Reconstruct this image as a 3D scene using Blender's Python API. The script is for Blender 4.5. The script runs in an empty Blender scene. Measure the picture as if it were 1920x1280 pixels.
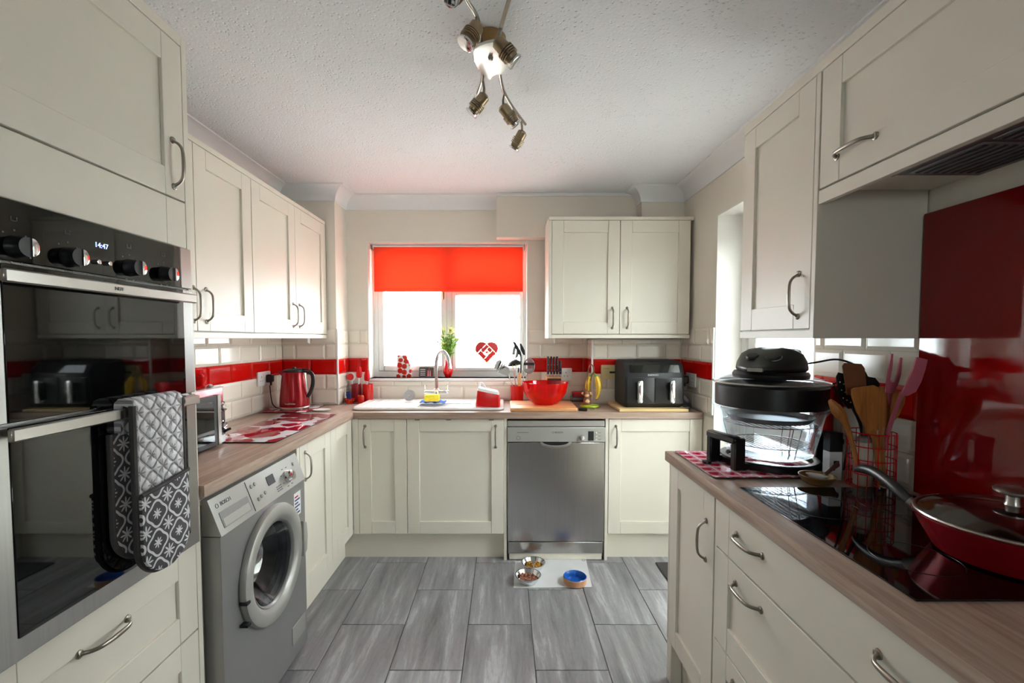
import bpy, bmesh, math, random
from mathutils import Vector, Matrix
random.seed(7)
PI = math.pi
scene = bpy.context.scene
C = scene.collection

# ------------------------------------------------------------------ camera
FPX, VPX, HZN, PIT, CAMZ = 860.0, 946.0, 634.0, math.radians(2.6), 1.37
PPY = HZN + FPX * math.tan(PIT)
cam_d = bpy.data.cameras.new('camera')
cam_d.sensor_width = 36.0
cam_d.lens = FPX * 36.0 / 1920.0
cam_d.shift_x = (960 - VPX) / 1920.0
cam_d.shift_y = (PPY - 640) / 1920.0
cam_d.clip_start = 0.02
cam = bpy.data.objects.new('camera', cam_d)
C.objects.link(cam)
cam.location = (0, 0, CAMZ)
cam.rotation_euler = (PI / 2 - PIT, 0, 0)
scene.camera = cam

# ------------------------------------------------------------------ sky, daylight, exposure
world = bpy.data.worlds.new('overcast_sky')
scene.world = world
world.use_nodes = True
wn = world.node_tree
wn.nodes.clear()
_bg = wn.nodes.new('ShaderNodeBackground')
_bg.inputs[0].default_value = (0.89, 0.945, 1.0, 1)
_bg.inputs[1].default_value = 24.0
_wo = wn.nodes.new('ShaderNodeOutputWorld')
wn.links.new(_bg.outputs[0], _wo.inputs[0])

def portal(name, loc, rot, sx, sy):
    d = bpy.data.lights.new(name, 'AREA')
    d.shape = 'RECTANGLE'
    d.size, d.size_y = sx, sy
    d.cycles.is_portal = True
    o = bpy.data.objects.new(name, d)
    o.location, o.rotation_euler = loc, rot
    C.objects.link(o)
    return o

portal('window_daylight', (-0.40, 3.62, 1.57), (-PI / 2, 0, 0), 1.3, 1.1)
portal('side_door_daylight', (1.52, 2.20, 1.04), (0, PI / 2, 0), 2.1, 0.95)
portal('fill_window_daylight', (0.0, -2.2, 1.525), (PI / 2, 0, 0), 0.6, 0.75)  # portal of the added fill window at the rear

scene.view_settings.view_transform = 'Standard'
scene.view_settings.look = 'None'
scene.view_settings.exposure = 0.12
scene.view_settings.gamma = 1.0
scene.view_settings.use_curve_mapping = False

# ------------------------------------------------------------------ pixel -> place (1920x1280 frame)
_c, _s = math.cos(PIT), math.sin(PIT)
def _ray(px, py):
    u, v = (px - VPX) / FPX, -(py - PPY) / FPX
    return Vector((u, _c + v * _s, -_s + v * _c))
def at_x(px, py, X):
    r = _ray(px, py); t = X / r.x
    return Vector((X, r.y * t, CAMZ + r.z * t))
def at_y(px, py, Y):
    r = _ray(px, py); t = Y / r.y
    return Vector((r.x * t, Y, CAMZ + r.z * t))
def at_z(px, py, Z):
    r = _ray(px, py); t = (Z - CAMZ) / r.z
    return Vector((r.x * t, r.y * t, Z))

# ------------------------------------------------------------------ materials
def lin(c):
    out = []
    for v in c[:3]:
        v = v / 255.0
        out.append(v / 12.92 if v <= 0.04045 else ((v + 0.055) / 1.055) ** 2.4)
    return tuple(out) + (1.0,)

class X:
    """shader math expression"""
    def __init__(s, nt, sock): s.nt, s.k = nt, sock
    def _op(s, op, a, b=None, c=None):
        n = s.nt.nodes.new('ShaderNodeMath'); n.operation = op
        for i, v in enumerate((a, b, c)):
            if v is None: continue
            if isinstance(v, X): s.nt.links.new(v.k, n.inputs[i])
            else: n.inputs[i].default_value = v
        return X(s.nt, n.outputs[0])
    def __add__(s, o): return s._op('ADD', s, o)
    __radd__ = __add__
    def __sub__(s, o): return s._op('SUBTRACT', s, o)
    def __rsub__(s, o): return s._op('SUBTRACT', o, s)
    def __mul__(s, o): return s._op('MULTIPLY', s, o)
    __rmul__ = __mul__
    def __truediv__(s, o): return s._op('DIVIDE', s, o)
    def __lt__(s, o): return s._op('LESS_THAN', s, o)
    def __gt__(s, o): return s._op('GREATER_THAN', s, o)
    def abs(s): return s._op('ABSOLUTE', s)
    def sqrt(s): return s._op('SQRT', s)
    def sin(s): return s._op('SINE', s)
    def cos(s): return s._op('COSINE', s)
    def fract(s): return s._op('FRACT', s)
    def floor(s): return s._op('FLOOR', s)
    def pow(s, o): return s._op('POWER', s, o)
    def max(s, o): return s._op('MAXIMUM', s, o)
    def min(s, o): return s._op('MINIMUM', s, o)
    def atan2(s, o): return s._op('ARCTAN2', s, o)
    def clamp01(s):
        r = s._op('ADD', s, 0.0); r.k.node.use_clamp = True
        return r

class M:
    """small builder round one Principled material"""
    def __init__(s, name, rgb=(200, 200, 200), rough=0.5, metal=0.0, **kw):
        s.m = bpy.data.materials.new(name); s.m.use_nodes = True
        s.nt = s.m.node_tree
        s.b = s.nt.nodes['Principled BSDF']
        s.b.inputs['Base Color'].default_value = lin(rgb)
        s.b.inputs['Roughness'].default_value = rough
        s.b.inputs['Metallic'].default_value = metal
        for k, v in kw.items():
            s.b.inputs[k.replace('_', ' ')].default_value = v
    def coord(s, which='Object', scale=(1, 1, 1), rand=0.0):
        tc = s.nt.nodes.new('ShaderNodeTexCoord')
        mp = s.nt.nodes.new('ShaderNodeMapping')
        mp.inputs['Scale'].default_value = scale
        if rand:
            oi = s.nt.nodes.new('ShaderNodeObjectInfo')
            ml = s.nt.nodes.new('ShaderNodeMath'); ml.operation = 'MULTIPLY'; ml.inputs[1].default_value = rand
            s.nt.links.new(oi.outputs['Random'], ml.inputs[0])
            s.nt.links.new(ml.outputs[0], mp.inputs['Location'])
        s.nt.links.new(tc.outputs[which], mp.inputs[0])
        return mp.outputs[0]
    def xyz(s, vec):
        n = s.nt.nodes.new('ShaderNodeSeparateXYZ'); s.nt.links.new(vec, n.inputs[0])
        return [X(s.nt, o) for o in n.outputs]
    def noise(s, vec, scale=5, detail=3, rough=0.5, dist=0.0):
        n = s.nt.nodes.new('ShaderNodeTexNoise')
        n.inputs['Scale'].default_value = scale; n.inputs['Detail'].default_value = detail
        n.inputs['Roughness'].default_value = rough; n.inputs['Distortion'].default_value = dist
        s.nt.links.new(vec, n.inputs['Vector'])
        return X(s.nt, n.outputs['Fac'])
    def voronoi(s, vec, scale=5, feature='F1', rnd=1.0, out='Distance'):
        n = s.nt.nodes.new('ShaderNodeTexVoronoi'); n.feature = feature
        n.inputs['Scale'].default_value = scale; n.inputs['Randomness'].default_value = rnd
        s.nt.links.new(vec, n.inputs['Vector'])
        return X(s.nt, n.outputs[out]) if out == 'Distance' else n.outputs[out]
    def mix(s, fac, a, b):
        n = s.nt.nodes.new('ShaderNodeMix'); n.data_type = 'RGBA'
        if isinstance(fac, X): s.nt.links.new(fac.k, n.inputs[0])
        else: n.inputs[0].default_value = fac
        for i, v in ((6, a), (7, b)):
            if isinstance(v, tuple): n.inputs[i].default_value = lin(v)
            else: s.nt.links.new(v, n.inputs[i])
        return n.outputs[2]
    def ramp(s, fac, stops):
        n = s.nt.nodes.new('ShaderNodeValToRGB')
        e = n.color_ramp.elements
        while len(e) < len(stops): e.new(0.5)
        for i, (p, c) in enumerate(stops):
            e[i].position = p; e[i].color = lin(c)
        s.nt.links.new(fac.k, n.inputs[0])
        return n.outputs[0]
    def color(s, sock): s.nt.links.new(sock, s.b.inputs['Base Color']); return s
    def roughness(s, x): s.nt.links.new(x.k, s.b.inputs['Roughness']); return s
    def bump(s, x, strength=0.3, dist=0.01):
        n = s.nt.nodes.new('ShaderNodeBump')
        n.inputs['Strength'].default_value = strength; n.inputs['Distance'].default_value = dist
        s.nt.links.new(x.k, n.inputs['Height']); s.nt.links.new(n.outputs[0], s.b.inputs['Normal'])
        return s

MAT = {}
def plain(key, rgb, rough=0.5, metal=0.0, var=0.04, scale=9.0, bump=0.0, bscale=60, **kw):
    """procedural paint / plastic / metal: base colour with faint tonal mottling and optional fine relief"""
    m = M(key, rgb, rough, metal, **kw)
    v = m.coord('Object')
    n = m.noise(v, scale, 3)
    dk = tuple(max(0, c * (1 - var)) for c in rgb); lt = tuple(min(255, c * (1 + var)) for c in rgb)
    m.color(m.mix(n, dk, lt))
    if bump: m.bump(m.noise(v, bscale, 3), bump, 0.004)
    MAT[key] = m.m
    return m.m

def thin_glass(key, tint=(255, 255, 255), gloss=0.06, rough=0.02, refl=0.45):
    m = bpy.data.materials.new(key); m.use_nodes = True
    nt = m.node_tree; nt.nodes.clear()
    o = nt.nodes.new('ShaderNodeOutputMaterial'); t = nt.nodes.new('ShaderNodeBsdfTransparent')
    g = nt.nodes.new('ShaderNodeBsdfGlossy'); mx = nt.nodes.new('ShaderNodeMixShader')
    fr = nt.nodes.new('ShaderNodeLayerWeight'); fr.inputs['Blend'].default_value = 0.25
    ml = nt.nodes.new('ShaderNodeMath'); ml.operation = 'MULTIPLY_ADD'
    ml.inputs[1].default_value = refl; ml.inputs[2].default_value = gloss
    t.inputs[0].default_value = lin(tint); g.inputs['Roughness'].default_value = rough
    nt.links.new(fr.outputs['Fresnel'], ml.inputs[0]); nt.links.new(ml.outputs[0], mx.inputs[0])
    nt.links.new(t.outputs[0], mx.inputs[1]); nt.links.new(g.outputs[0], mx.inputs[2])
    nt.links.new(mx.outputs[0], o.inputs[0])
    MAT[key] = m
    return m

plain('cream_paint', (230, 223, 208), 0.42, var=0.012, scale=5)
plain('wall_paint', (236, 229, 216), 0.8, var=0.02, scale=3, bump=0.05, bscale=120)
plain('coving_white', (244, 244, 245), 0.6, var=0.01)
plain('reveal_white', (240, 236, 228), 0.7, var=0.01)
plain('upvc', (243, 243, 240), 0.3, var=0.008)
plain('grout', (214, 206, 194), 0.85, var=0.05, scale=40)
plain('floor_grout', (112, 110, 110), 0.9, var=0.08, scale=40)
plain('white_tile', (238, 230, 216), 0.12, var=0.015)
plain('red_tile', (196, 16, 10), 0.1, var=0.06, scale=14)
plain('steel', (176, 172, 166), 0.3, 1.0, var=0.03)
plain('chrome', (225, 225, 228), 0.08, 1.0, var=0.01)
plain('nickel', (150, 143, 133), 0.32, 1.0, var=0.04)
plain('silver_plastic', (168, 166, 160), 0.38, 0.35, var=0.02)
plain('silver_dark', (138, 137, 134), 0.36, 0.4, var=0.02)
plain('black_plastic', (16, 16, 17), 0.35, var=0.1)
plain('black_matt', (17, 18, 20), 0.5, var=0.1)
plain('rubber', (12, 12, 12), 0.7, var=0.1)
plain('white_plastic', (238, 238, 236), 0.3, var=0.01)
plain('ceramic_white', (246, 245, 242), 0.12, var=0.01)
plain('red_plastic', (206, 14, 14), 0.25, var=0.05)
plain('red_metal', (150, 10, 24), 0.22, 0.35, var=0.06)
plain('red_splash', (120, 2, 4), 0.04, var=0.03)
plain('beech', (222, 168, 112), 0.45, var=0.05)
plain('dark', (8, 8, 9), 0.6)
plain('print_grey', (70, 70, 72), 0.6)
plain('print_white', (225, 225, 225), 0.6)
plain('yellow_sponge', (240, 214, 60), 0.9, var=0.08, scale=60, bump=0.6, bscale=160)
plain('blue_cloth', (62, 108, 190), 0.9, var=0.12, scale=60, bump=0.4, bscale=200)
plain('navy', (28, 40, 110), 0.5)
plain('blue_glaze', (32, 92, 178), 0.12, var=0.08)
plain('terracotta', (202, 150, 112), 0.7, var=0.06, bump=0.1)
plain('lilac_grey', (150, 152, 172), 0.35, var=0.03)
plain('beige_plastic', (214, 196, 140), 0.45, var=0.02)
plain('lime', (166, 190, 40), 0.35, var=0.05)
plain('brown_wood', (120, 76, 46), 0.5, var=0.15, scale=20)
plain('tan', (222, 178, 130), 0.6, var=0.05)
plain('brass', (150, 118, 74), 0.4, 0.6, var=0.08)
plain('pink_plastic', (196, 104, 122), 0.4, var=0.04)
plain('fabric_grey', (70, 67, 66), 0.95, var=0.1, scale=60, bump=0.2, bscale=300)
plain('bowl_enamel', (196, 186, 172), 0.3)
plain('hood_metal', (112, 104, 108), 0.4, 0.5, var=0.05)
plain('green_stem', (96, 130, 44), 0.6, var=0.2, scale=30)
plain('green_leaf', (128, 160, 60), 0.6, var=0.25, scale=30)
plain('pale_petal', (246, 240, 176), 0.7, var=0.06)
plain('cord_black', (14, 14, 14), 0.5)
plain('white_render', (214, 214, 210), 0.9, bump=.3, bscale=90)
thin_glass('pane_glass', (250, 253, 252), 0.02)
thin_glass('clear_glass', (246, 249, 252), 0.025, refl=.3)
thin_glass('lid_glass', (170, 150, 140), 0.30, rough=.12)
thin_glass('porthole_glass', (196, 202, 212), 0.06)
rg = thin_glass('red_glass', (255, 74, 60), 0.05)
_nt = rg.node_tree; _o = [n for n in _nt.nodes if n.type == 'OUTPUT_MATERIAL'][0]; _src = _o.inputs[0].links[0].from_socket
_tr = _nt.nodes.new('ShaderNodeBsdfTranslucent'); _df = _nt.nodes.new('ShaderNodeBsdfDiffuse'); _m1 = _nt.nodes.new('ShaderNodeMixShader'); _m2 = _nt.nodes.new('ShaderNodeMixShader')
_tr.inputs[0].default_value = lin((236, 24, 14)); _df.inputs[0].default_value = lin((224, 14, 10)); _m1.inputs[0].default_value = .5; _m2.inputs[0].default_value = .24
_nt.links.new(_tr.outputs[0], _m1.inputs[1]); _nt.links.new(_df.outputs[0], _m1.inputs[2]); _nt.links.new(_src, _m2.inputs[1]); _nt.links.new(_m1.outputs[0], _m2.inputs[2]); _nt.links.new(_m2.outputs[0], _o.inputs[0])
thin_glass('green_glass', (196, 232, 216), 0.08)

# wood-look worktop, one for each grain direction
for key, sc in (('worktop_y', (16, 1.1, 16)), ('worktop_x', (1.1, 16, 16))):
    m = M(key, (170, 145, 128), 0.30)
    v = m.coord('Object', sc)
    n = m.noise(v, 2.0, 6, 0.62, 0.6); n2 = m.noise(v, 7.0, 3, 0.6)
    m.color(m.ramp(n * 0.7 + n2 * 0.3, [(0.30, (136, 108, 92)), (0.48, (168, 142, 126)), (0.62, (186, 164, 148)), (0.78, (162, 134, 118))]))
    m.bump(n2, 0.05, 0.002)
    MAT[key] = m.m
m = M('board_wood', (222, 160, 100), 0.45)
v = m.coord('Object', (2.0, 26, 26)); n = m.noise(v, 2.0, 5, 0.6, 0.5)
m.color(m.ramp(n, [(0.3, (204, 140, 88)), (0.55, (226, 168, 112)), (0.75, (236, 186, 132))])); MAT['board_wood'] = m.m
m = M('board_pale', (232, 200, 140), 0.45)
v = m.coord('Object', (2.0, 26, 26)); n = m.noise(v, 2.0, 5, 0.6, 0.5)
m.color(m.ramp(n, [(0.3, (218, 180, 118)), (0.55, (236, 206, 150)), (0.75, (242, 216, 166))])); MAT['board_pale'] = m.m
m = M('spatula_wood', (176, 110, 50), 0.5)
v = m.coord('Object', (30, 30, 3)); n = m.noise(v, 2.0, 4, 0.6, 0.4)
m.color(m.ramp(n, [(0.3, (150, 88, 36)), (0.6, (186, 120, 58)), (0.8, (196, 132, 70))])); MAT['spatula_wood'] = m.m

# grey vein-cut floor tile, veins along Y, each tile shifted
m = M('floor_tile', (140, 138, 140), 0.30)
v = m.coord('Object', (7.0, 0.75, 1), rand=37.0)
n = m.noise(v, 1.6, 7, 0.62, 0.9)
v2 = m.coord('Object', (26, 2.4, 1), rand=91.0)
n2 = m.noise(v2, 1.5, 5, 0.65, 0.6)
v3 = m.coord('Object', (60, 22, 1), rand=13.0)
n3 = m.noise(v3, 2.0, 3, 0.6)
mixn = n * 0.62 + n2 * 0.30 + n3 * 0.08
m.color(m.ramp(mixn, [(0.34, (104, 102, 104)), (0.46, (134, 132, 134)), (0.54, (150, 148, 150)), (0.60, (178, 177, 179)), (0.68, (146, 144, 146))]))
m.bump(n3, 0.04, 0.002)
MAT['floor_tile'] = m.m

# stippled ceiling
m = M('ceiling_stipple', (242, 242, 244), 0.85)
v = m.coord('Object')
d1 = m.voronoi(v, 62, 'F1', 1.0); d2 = m.noise(v, 90, 3, 0.6); d3 = m.noise(v, 8, 2)
dots = (0.30 - d1).clamp01() * 3.2 * (d3 * 2.2 - 0.55).clamp01()
m.bump((1.0 - dots) * 1.0 + d2 * 0.35, 0.8, 0.008)
MAT['ceiling_stipple'] = m.m

# red roller-blind cloth that lets daylight through
bm_ = bpy.data.materials.new('blind_cloth'); bm_.use_nodes = True
nt = bm_.node_tree; nt.nodes.clear()
o_ = nt.nodes.new('ShaderNodeOutputMaterial'); d_ = nt.nodes.new('ShaderNodeBsdfDiffuse'); t_ = nt.nodes.new('ShaderNodeBsdfTranslucent')
x_ = nt.nodes.new('ShaderNodeMixShader'); x_.inputs[0].default_value = 0.5
nz = nt.nodes.new('ShaderNodeTexNoise'); nz.inputs['Scale'].default_value = 300
rp = nt.nodes.new('ShaderNodeValToRGB'); rp.color_ramp.elements[0].color = lin((232, 92, 64)); rp.color_ramp.elements[1].color = lin((242, 106, 76))
nt.links.new(nz.outputs['Fac'], rp.inputs[0]); nt.links.new(rp.outputs[0], d_.inputs[0]); nt.links.new(rp.outputs[0], t_.inputs[0])
nt.links.new(d_.outputs[0], x_.inputs[1]); nt.links.new(t_.outputs[0], x_.inputs[2]); nt.links.new(x_.outputs[0], o_.inputs[0])
MAT['blind_cloth'] = bm_

# poppy print under glass
def poppy(key, sc, base, red, dark, thr=0.42):
    m = M(key, base, 0.06)
    v = m.coord('Object'); d = m.voronoi(v, sc, 'F1', 0.55)
    w = m.noise(v, sc * 2.4, 3, 0.6)
    d = d + (w - 0.5) * 0.35
    inner = (d < 0.12)
    c1 = m.mix(w, red, tuple(min(255, int(c * 0.75)) for c in red))
    c = m.mix((d < thr), base, c1)
    m.color(m.mix(inner, c, dark))
    MAT[key] = m.m
poppy('poppy_mat', 7.5, (226, 220, 222), (176, 20, 48), (112, 10, 34), 0.57)
poppy('poppy_vase', 26.0, (236, 230, 226), (214, 44, 26), (170, 24, 18), 0.50)
poppy('flower_pot_print', 60.0, (206, 30, 20), (230, 150, 60), (40, 50, 60), 0.3)

# pink hearts in a grid
m = M('heart_mat', (230, 200, 206), 0.05)
x, y, z = m.xyz(m.coord('Object'))
u = (x / 0.052).fract() - 0.5; w = (y / 0.052).fract() - 0.5
cell = u.abs().max(w.abs()) < 0.43
hx = u.abs(); hy = w * 1.05 - hx.pow(0.8) * 0.42 + 0.06
heart = (hx * hx + hy * hy) < 0.085
m.color(m.mix(heart, m.mix(cell, (236, 214, 218), (214, 120, 140)), (176, 14, 52)))
MAT['heart_mat'] = m.m

# oven-glove prints: white ogee trellis on dark grey, grey trellis on quilted white
def glove(key, ground, line, s, bump):
    m = M(key, ground, 0.95)
    x, y, z = m.xyz(m.coord('Object'))
    a = x / s; b = z / s
    def motif(a, b):
        u = a.fract() - 0.5; v = b.fract() - 0.5
        r = (u * u + v * v).sqrt(); th = v.atan2(u)
        return u, v, r, th
    u, v, r, th = motif(a, b)
    c4 = (th * 4.0).cos(); 
    ring = (r - (0.40 + c4 * 0.045)).abs() < 0.040
    star = (r < (0.13 + (th * 8.0).cos() * 0.06))
    u2, v2, r2, th2 = motif(a + 0.5, b + 0.5)
    flower = (r2 < (0.16 + (th2 * 8.0).cos() * 0.10)) 
    m.color(m.mix(ring.max(star).max(flower), ground, line))
    if bump:
        q = ((x + z) / 0.036).fract() - 0.5; q2 = ((x - z) / 0.036).fract() - 0.5
        h = (q * q * 4.0).max(q2 * q2 * 4.0)
        m.bump(1.0 - h, 0.9, 0.008)
    else:
        m.bump(m.noise(m.coord('Object'), 400, 2), 0.15, 0.002)
    MAT[key] = m.m
glove('glove_dark', (78, 74, 76), (214, 212, 214), 0.072, False)
glove('glove_light', (218, 216, 218), (158, 154, 154), 0.072, True)

m = M('display_glow', (0, 0, 0), 0.3)
m.b.inputs['Emission Color'].default_value = lin((170, 190, 255)); m.b.inputs['Emission Strength'].default_value = 2.2
MAT['display_glow'] = m.m
m = M('banana', (236, 196, 40), 0.45)
n = m.noise(m.coord('Object'), 40, 3); m.color(m.ramp(n, [(0.3, (226, 182, 30)), (0.62, (240, 204, 60)), (0.74, (150, 110, 30))])); MAT['banana'] = m.m
m = M('oven_glass', (5, 6, 7), 0.03); m.b.inputs['Specular IOR Level'].default_value = 0.7
n = m.noise(m.coord('Object'), 6, 2); m.color(m.mix(n, (4, 5, 6), (8, 9, 10))); MAT['oven_glass'] = m.m
m = M('hob_glass', (6, 6, 8), 0.04); n = m.noise(m.coord('Object'), 6, 2); m.color(m.mix(n, (5, 5, 7), (10, 10, 12))); MAT['hob_glass'] = m.m
m = M('brushed_steel', (172, 170, 168), 0.27, 1.0)
n = m.noise(m.coord('Object', (220, 220, 2)), 1.0, 3); m.color(m.mix(n, (164, 162, 160), (184, 182, 180))); m.bump(n, 0.04, 0.001); MAT['brushed_steel'] = m.m
m = M('wash_body', (150, 149, 148), 0.33, 0.55)
n = m.noise(m.coord('Object'), 4, 2); m.color(m.mix(n, (146, 145, 144), (156, 155, 154))); MAT['wash_body'] = m.m
m = M('kibble', (176, 120, 40), 0.8); n = m.noise(m.coord('Object'), 50, 3); m.color(m.ramp(n, [(0.35, (150, 92, 22)), (0.65, (206, 156, 50))])); MAT['kibble'] = m.m
m = M('meat_chunk', (140, 84, 62), 0.6); n = m.noise(m.coord('Object'), 60, 3); m.color(m.ramp(n, [(0.35, (112, 62, 46)), (0.65, (168, 108, 82))])); MAT['meat_chunk'] = m.m
m = M('bounce_paving', (120, 140, 80), 0.9); n = m.noise(m.coord('Object'), 30, 4); m.color(m.mix(n, (222, 221, 216), (240, 239, 235))); MAT['bounce_paving'] = m.m  # pale paving, whitened to throw more daylight onto the ceiling

# ------------------------------------------------------------------ mesh helpers
def new(): return bmesh.new()
def _merge(dst, src, mat=None):
    if mat is not None: bmesh.ops.transform(src, matrix=mat, verts=src.verts)
    vs = {v: dst.verts.new(v.co) for v in src.verts}
    for f in src.faces:
        try: dst.faces.new([vs[v] for v in f.verts])
        except ValueError: pass
    src.free()
def box(bm, x0, x1, y0, y1, z0, z1, bev=0.0, seg=1, mat=None):
    t = bmesh.new()
    v = [t.verts.new((x, y, z)) for z in (z0, z1) for y in (y0, y1) for x in (x0, x1)]
    for f in ((0, 2, 3, 1), (4, 5, 7, 6), (0, 1, 5, 4), (2, 6, 7, 3), (0, 4, 6, 2), (1, 3, 7, 5)):
        t.faces.new([v[i] for i in f])
    if bev > 0:
        bmesh.ops.bevel(t, geom=t.edges[:], offset=bev, segments=seg, affect='EDGES', profile=0.5)
    _merge(bm, t, mat)
def lathe(bm, prof, seg=32, c=(0, 0, 0), mat=None, capb=True, capt=True, sx=1.0, sy=1.0):
    t = bmesh.new(); rings = []
    for r, z in prof:
        if r < 1e-6: rings.append([t.verts.new((0, 0, z))])
        else: rings.append([t.verts.new((sx * r * math.cos(2 * PI * i / seg), sy * r * math.sin(2 * PI * i / seg), z)) for i in range(seg)])
    for a, b in zip(rings, rings[1:]):
        for i in range(seg):
            j = (i + 1) % seg
            if len(a) == 1 and len(b) == 1: continue
            if len(a) == 1: t.faces.new((a[0], b[j], b[i]))
            elif len(b) == 1: t.faces.new((a[i], a[j], b[0]))
            else: t.faces.new((a[i], a[j], b[j], b[i]))
    if capb and len(rings[0]) > 1: t.faces.new(rings[0][::-1])
    if capt and len(rings[-1]) > 1: t.faces.new(rings[-1])
    M_ = Matrix.Translation(c)
    _merge(bm, t, M_ if mat is None else mat @ M_)
def tube(bm, pts, r, seg=10, caps=True, mat=None, flat=1.0, up=None):
    pts = [Vector(p) for p in pts]; n = len(pts)
    rs = r if isinstance(r, (list, tuple)) else [r] * n
    t = bmesh.new(); rings = []; pu = None
    for i, p in enumerate(pts):
        d = (pts[min(i + 1, n - 1)] - pts[max(i - 1, 0)])
        if d.length < 1e-9: d = Vector((0, 0, 1))
        d.normalize()
        if pu is None:
            a = Vector(up) if up else (Vector((0, 0, 1)) if abs(d.z) < 0.9 else Vector((1, 0, 0)))
        else: a = pu
        u = a - d * a.dot(d)
        if u.length < 1e-6: u = d.orthogonal()
        u.normalize(); w = d.cross(u); pu = u
        rings.append([t.verts.new(p + (u * math.cos(2 * PI * k / seg) + w * math.sin(2 * PI * k / seg) * flat) * rs[i]) for k in range(seg)])
    for a, b in zip(rings, rings[1:]):
        for k in range(seg):
            j = (k + 1) % seg
            t.faces.new((a[k], a[j], b[j], b[k]))
    if caps:
        t.faces.new(rings[0][::-1]); t.faces.new(rings[-1])
    _merge(bm, t, mat)
def ring(bm, c, R, r, axis='z', seg=40, s2=8, mat=None, sx=1, sy=1):
    t = bmesh.new(); rr = []
    for i in range(seg):
        a = 2 * PI * i / seg; row = []
        for k in range(s2):
            b = 2 * PI * k / s2; q = R + r * math.cos(b)
            p = Vector((sx * q * math.cos(a), sy * q * math.sin(a), r * math.sin(b)))
            if axis == 'y': p = Vector((p.x, p.z, p.y))
            if axis == 'x': p = Vector((p.z, p.x, p.y))
            row.append(t.verts.new(p + Vector(c)))
        rr.append(row)
    for i in range(seg):
        a, b = rr[i], rr[(i + 1) % seg]
        for k in range(s2):
            j = (k + 1) % s2
            t.faces.new((a[k], b[k], b[j], a[j]))
    _merge(bm, t, mat)
def prism(bm, pts, axis, a0, a1, bev=0.0, mat=None):
    """outline (2D) swept along one axis: axis 'y' -> pts are (x,z); 'x' -> (y,z); 'z' -> (x,y)"""
    t = bmesh.new()
    def P3(p, a):
        return {'y': (p[0], a, p[1]), 'x': (a, p[0], p[1]), 'z': (p[0], p[1], a)}[axis]
    A = [t.verts.new(P3(p, a0)) for p in pts]; B = [t.verts.new(P3(p, a1)) for p in pts]
    n = len(pts)
    t.faces.new(A); t.faces.new(B[::-1])
    for i in range(n): t.faces.new((A[i], B[i], B[(i + 1) % n], A[(i + 1) % n]))
    bmesh.ops.recalc_face_normals(t, faces=t.faces[:])
    if bev > 0:
        es = [e for e in t.edges if (e.verts[0] in A) == (e.verts[1] in A)]
        bmesh.ops.bevel(t, geom=es, offset=bev, segments=2, affect='EDGES', profile=0.5)
    _merge(bm, t, mat)
def arc(cx, cy, r, a0, a1, n=8):
    return [(cx + r * math.cos(math.radians(a0 + (a1 - a0) * i / n)), cy + r * math.sin(math.radians(a0 + (a1 - a0) * i / n))) for i in range(n + 1)]
def rrect(x0, x1, y0, y1, r, n=5):
    return arc(x1 - r, y1 - r, r, 0, 90, n) + arc(x0 + r, y1 - r, r, 90, 180, n) + arc(x0 + r, y0 + r, r, 180, 270, n) + arc(x1 - r, y0 + r, r, 270, 360, n)
def bez(p0, p1, p2, p3, n=12):
    p0, p1, p2, p3 = map(Vector, (p0, p1, p2, p3)); o = []
    for i in range(n + 1):
        t = i / n; o.append(p0 * (1 - t) ** 3 + p1 * 3 * t * (1 - t) ** 2 + p2 * 3 * t * t * (1 - t) + p3 * t ** 3)
    return o
def spline(pts, n=6):
    pts = [Vector(p) for p in pts]; o = []
    for i in range(len(pts) - 1):
        p0, p1, p2, p3 = pts[max(i - 1, 0)], pts[i], pts[i + 1], pts[min(i + 2, len(pts) - 1)]
        for k in range(n):
            t = k / n
            o.append(0.5 * ((2 * p1) + (p2 - p0) * t + (2 * p0 - 5 * p1 + 4 * p2 - p3) * t * t + (3 * p1 - p0 - 3 * p2 + p3) * t ** 3))
    return o + [pts[-1]]

def to_mesh(name, bm, m, ang=38, flatshade=False):
    bmesh.ops.recalc_face_normals(bm, faces=bm.faces[:])
    me = bpy.data.meshes.new(name); bm.to_mesh(me); bm.free()
    if isinstance(m, str): m = MAT[m]
    me.materials.append(m)
    if not flatshade:
        me.polygons.foreach_set('use_smooth', [True] * len(me.polygons))
        me.set_sharp_from_angle(angle=math.radians(ang))
    return me
def obj(name, bm, m, parent=None, loc=None, label=None, ang=38, rot=None):
    o = bpy.data.objects.new(name, to_mesh(name, bm, m, ang)); C.objects.link(o)
    if parent is not None: o.parent = parent
    if loc is not None: o.location = loc
    if rot is not None: o.rotation_euler = rot
    if label: o['label'] = label
    return o
def tag(o, label, cat, group=None):
    o['label'] = label; o['category'] = cat
    if group: o['group'] = group
    return o
def thing(name, label, cat, loc=(0, 0, 0), rotz=0.0, group=None):
    o = bpy.data.objects.new(name, None); C.objects.link(o)
    o.empty_display_size = 0.05; o.location = loc; o.rotation_euler = (0, 0, rotz)
    return tag(o, label, cat, group)
def solo(name, bm, m, label, cat, group=None, ang=38):
    """one-mesh thing built in world coordinates; its origin goes to the middle of its base"""
    xs = [v.co for v in bm.verts]
    c = Vector(((min(v.x for v in xs) + max(v.x for v in xs)) / 2, (min(v.y for v in xs) + max(v.y for v in xs)) / 2, min(v.z for v in xs)))
    bmesh.ops.translate(bm, verts=bm.verts, vec=-c)
    return tag(obj(name, bm, m, None, c, ang=ang), label, cat, group)
def struct(name, bm, m, parent=None):
    o = obj(name, bm, m, parent)
    if parent is None: o['kind'] = 'structure'
    return o
def inst(name, me, parent, loc=(0, 0, 0), rot=(0, 0, 0)):
    o = bpy.data.objects.new(name, me); C.objects.link(o)
    o.parent = parent; o.location = loc; o.rotation_euler = rot
    return o
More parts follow.
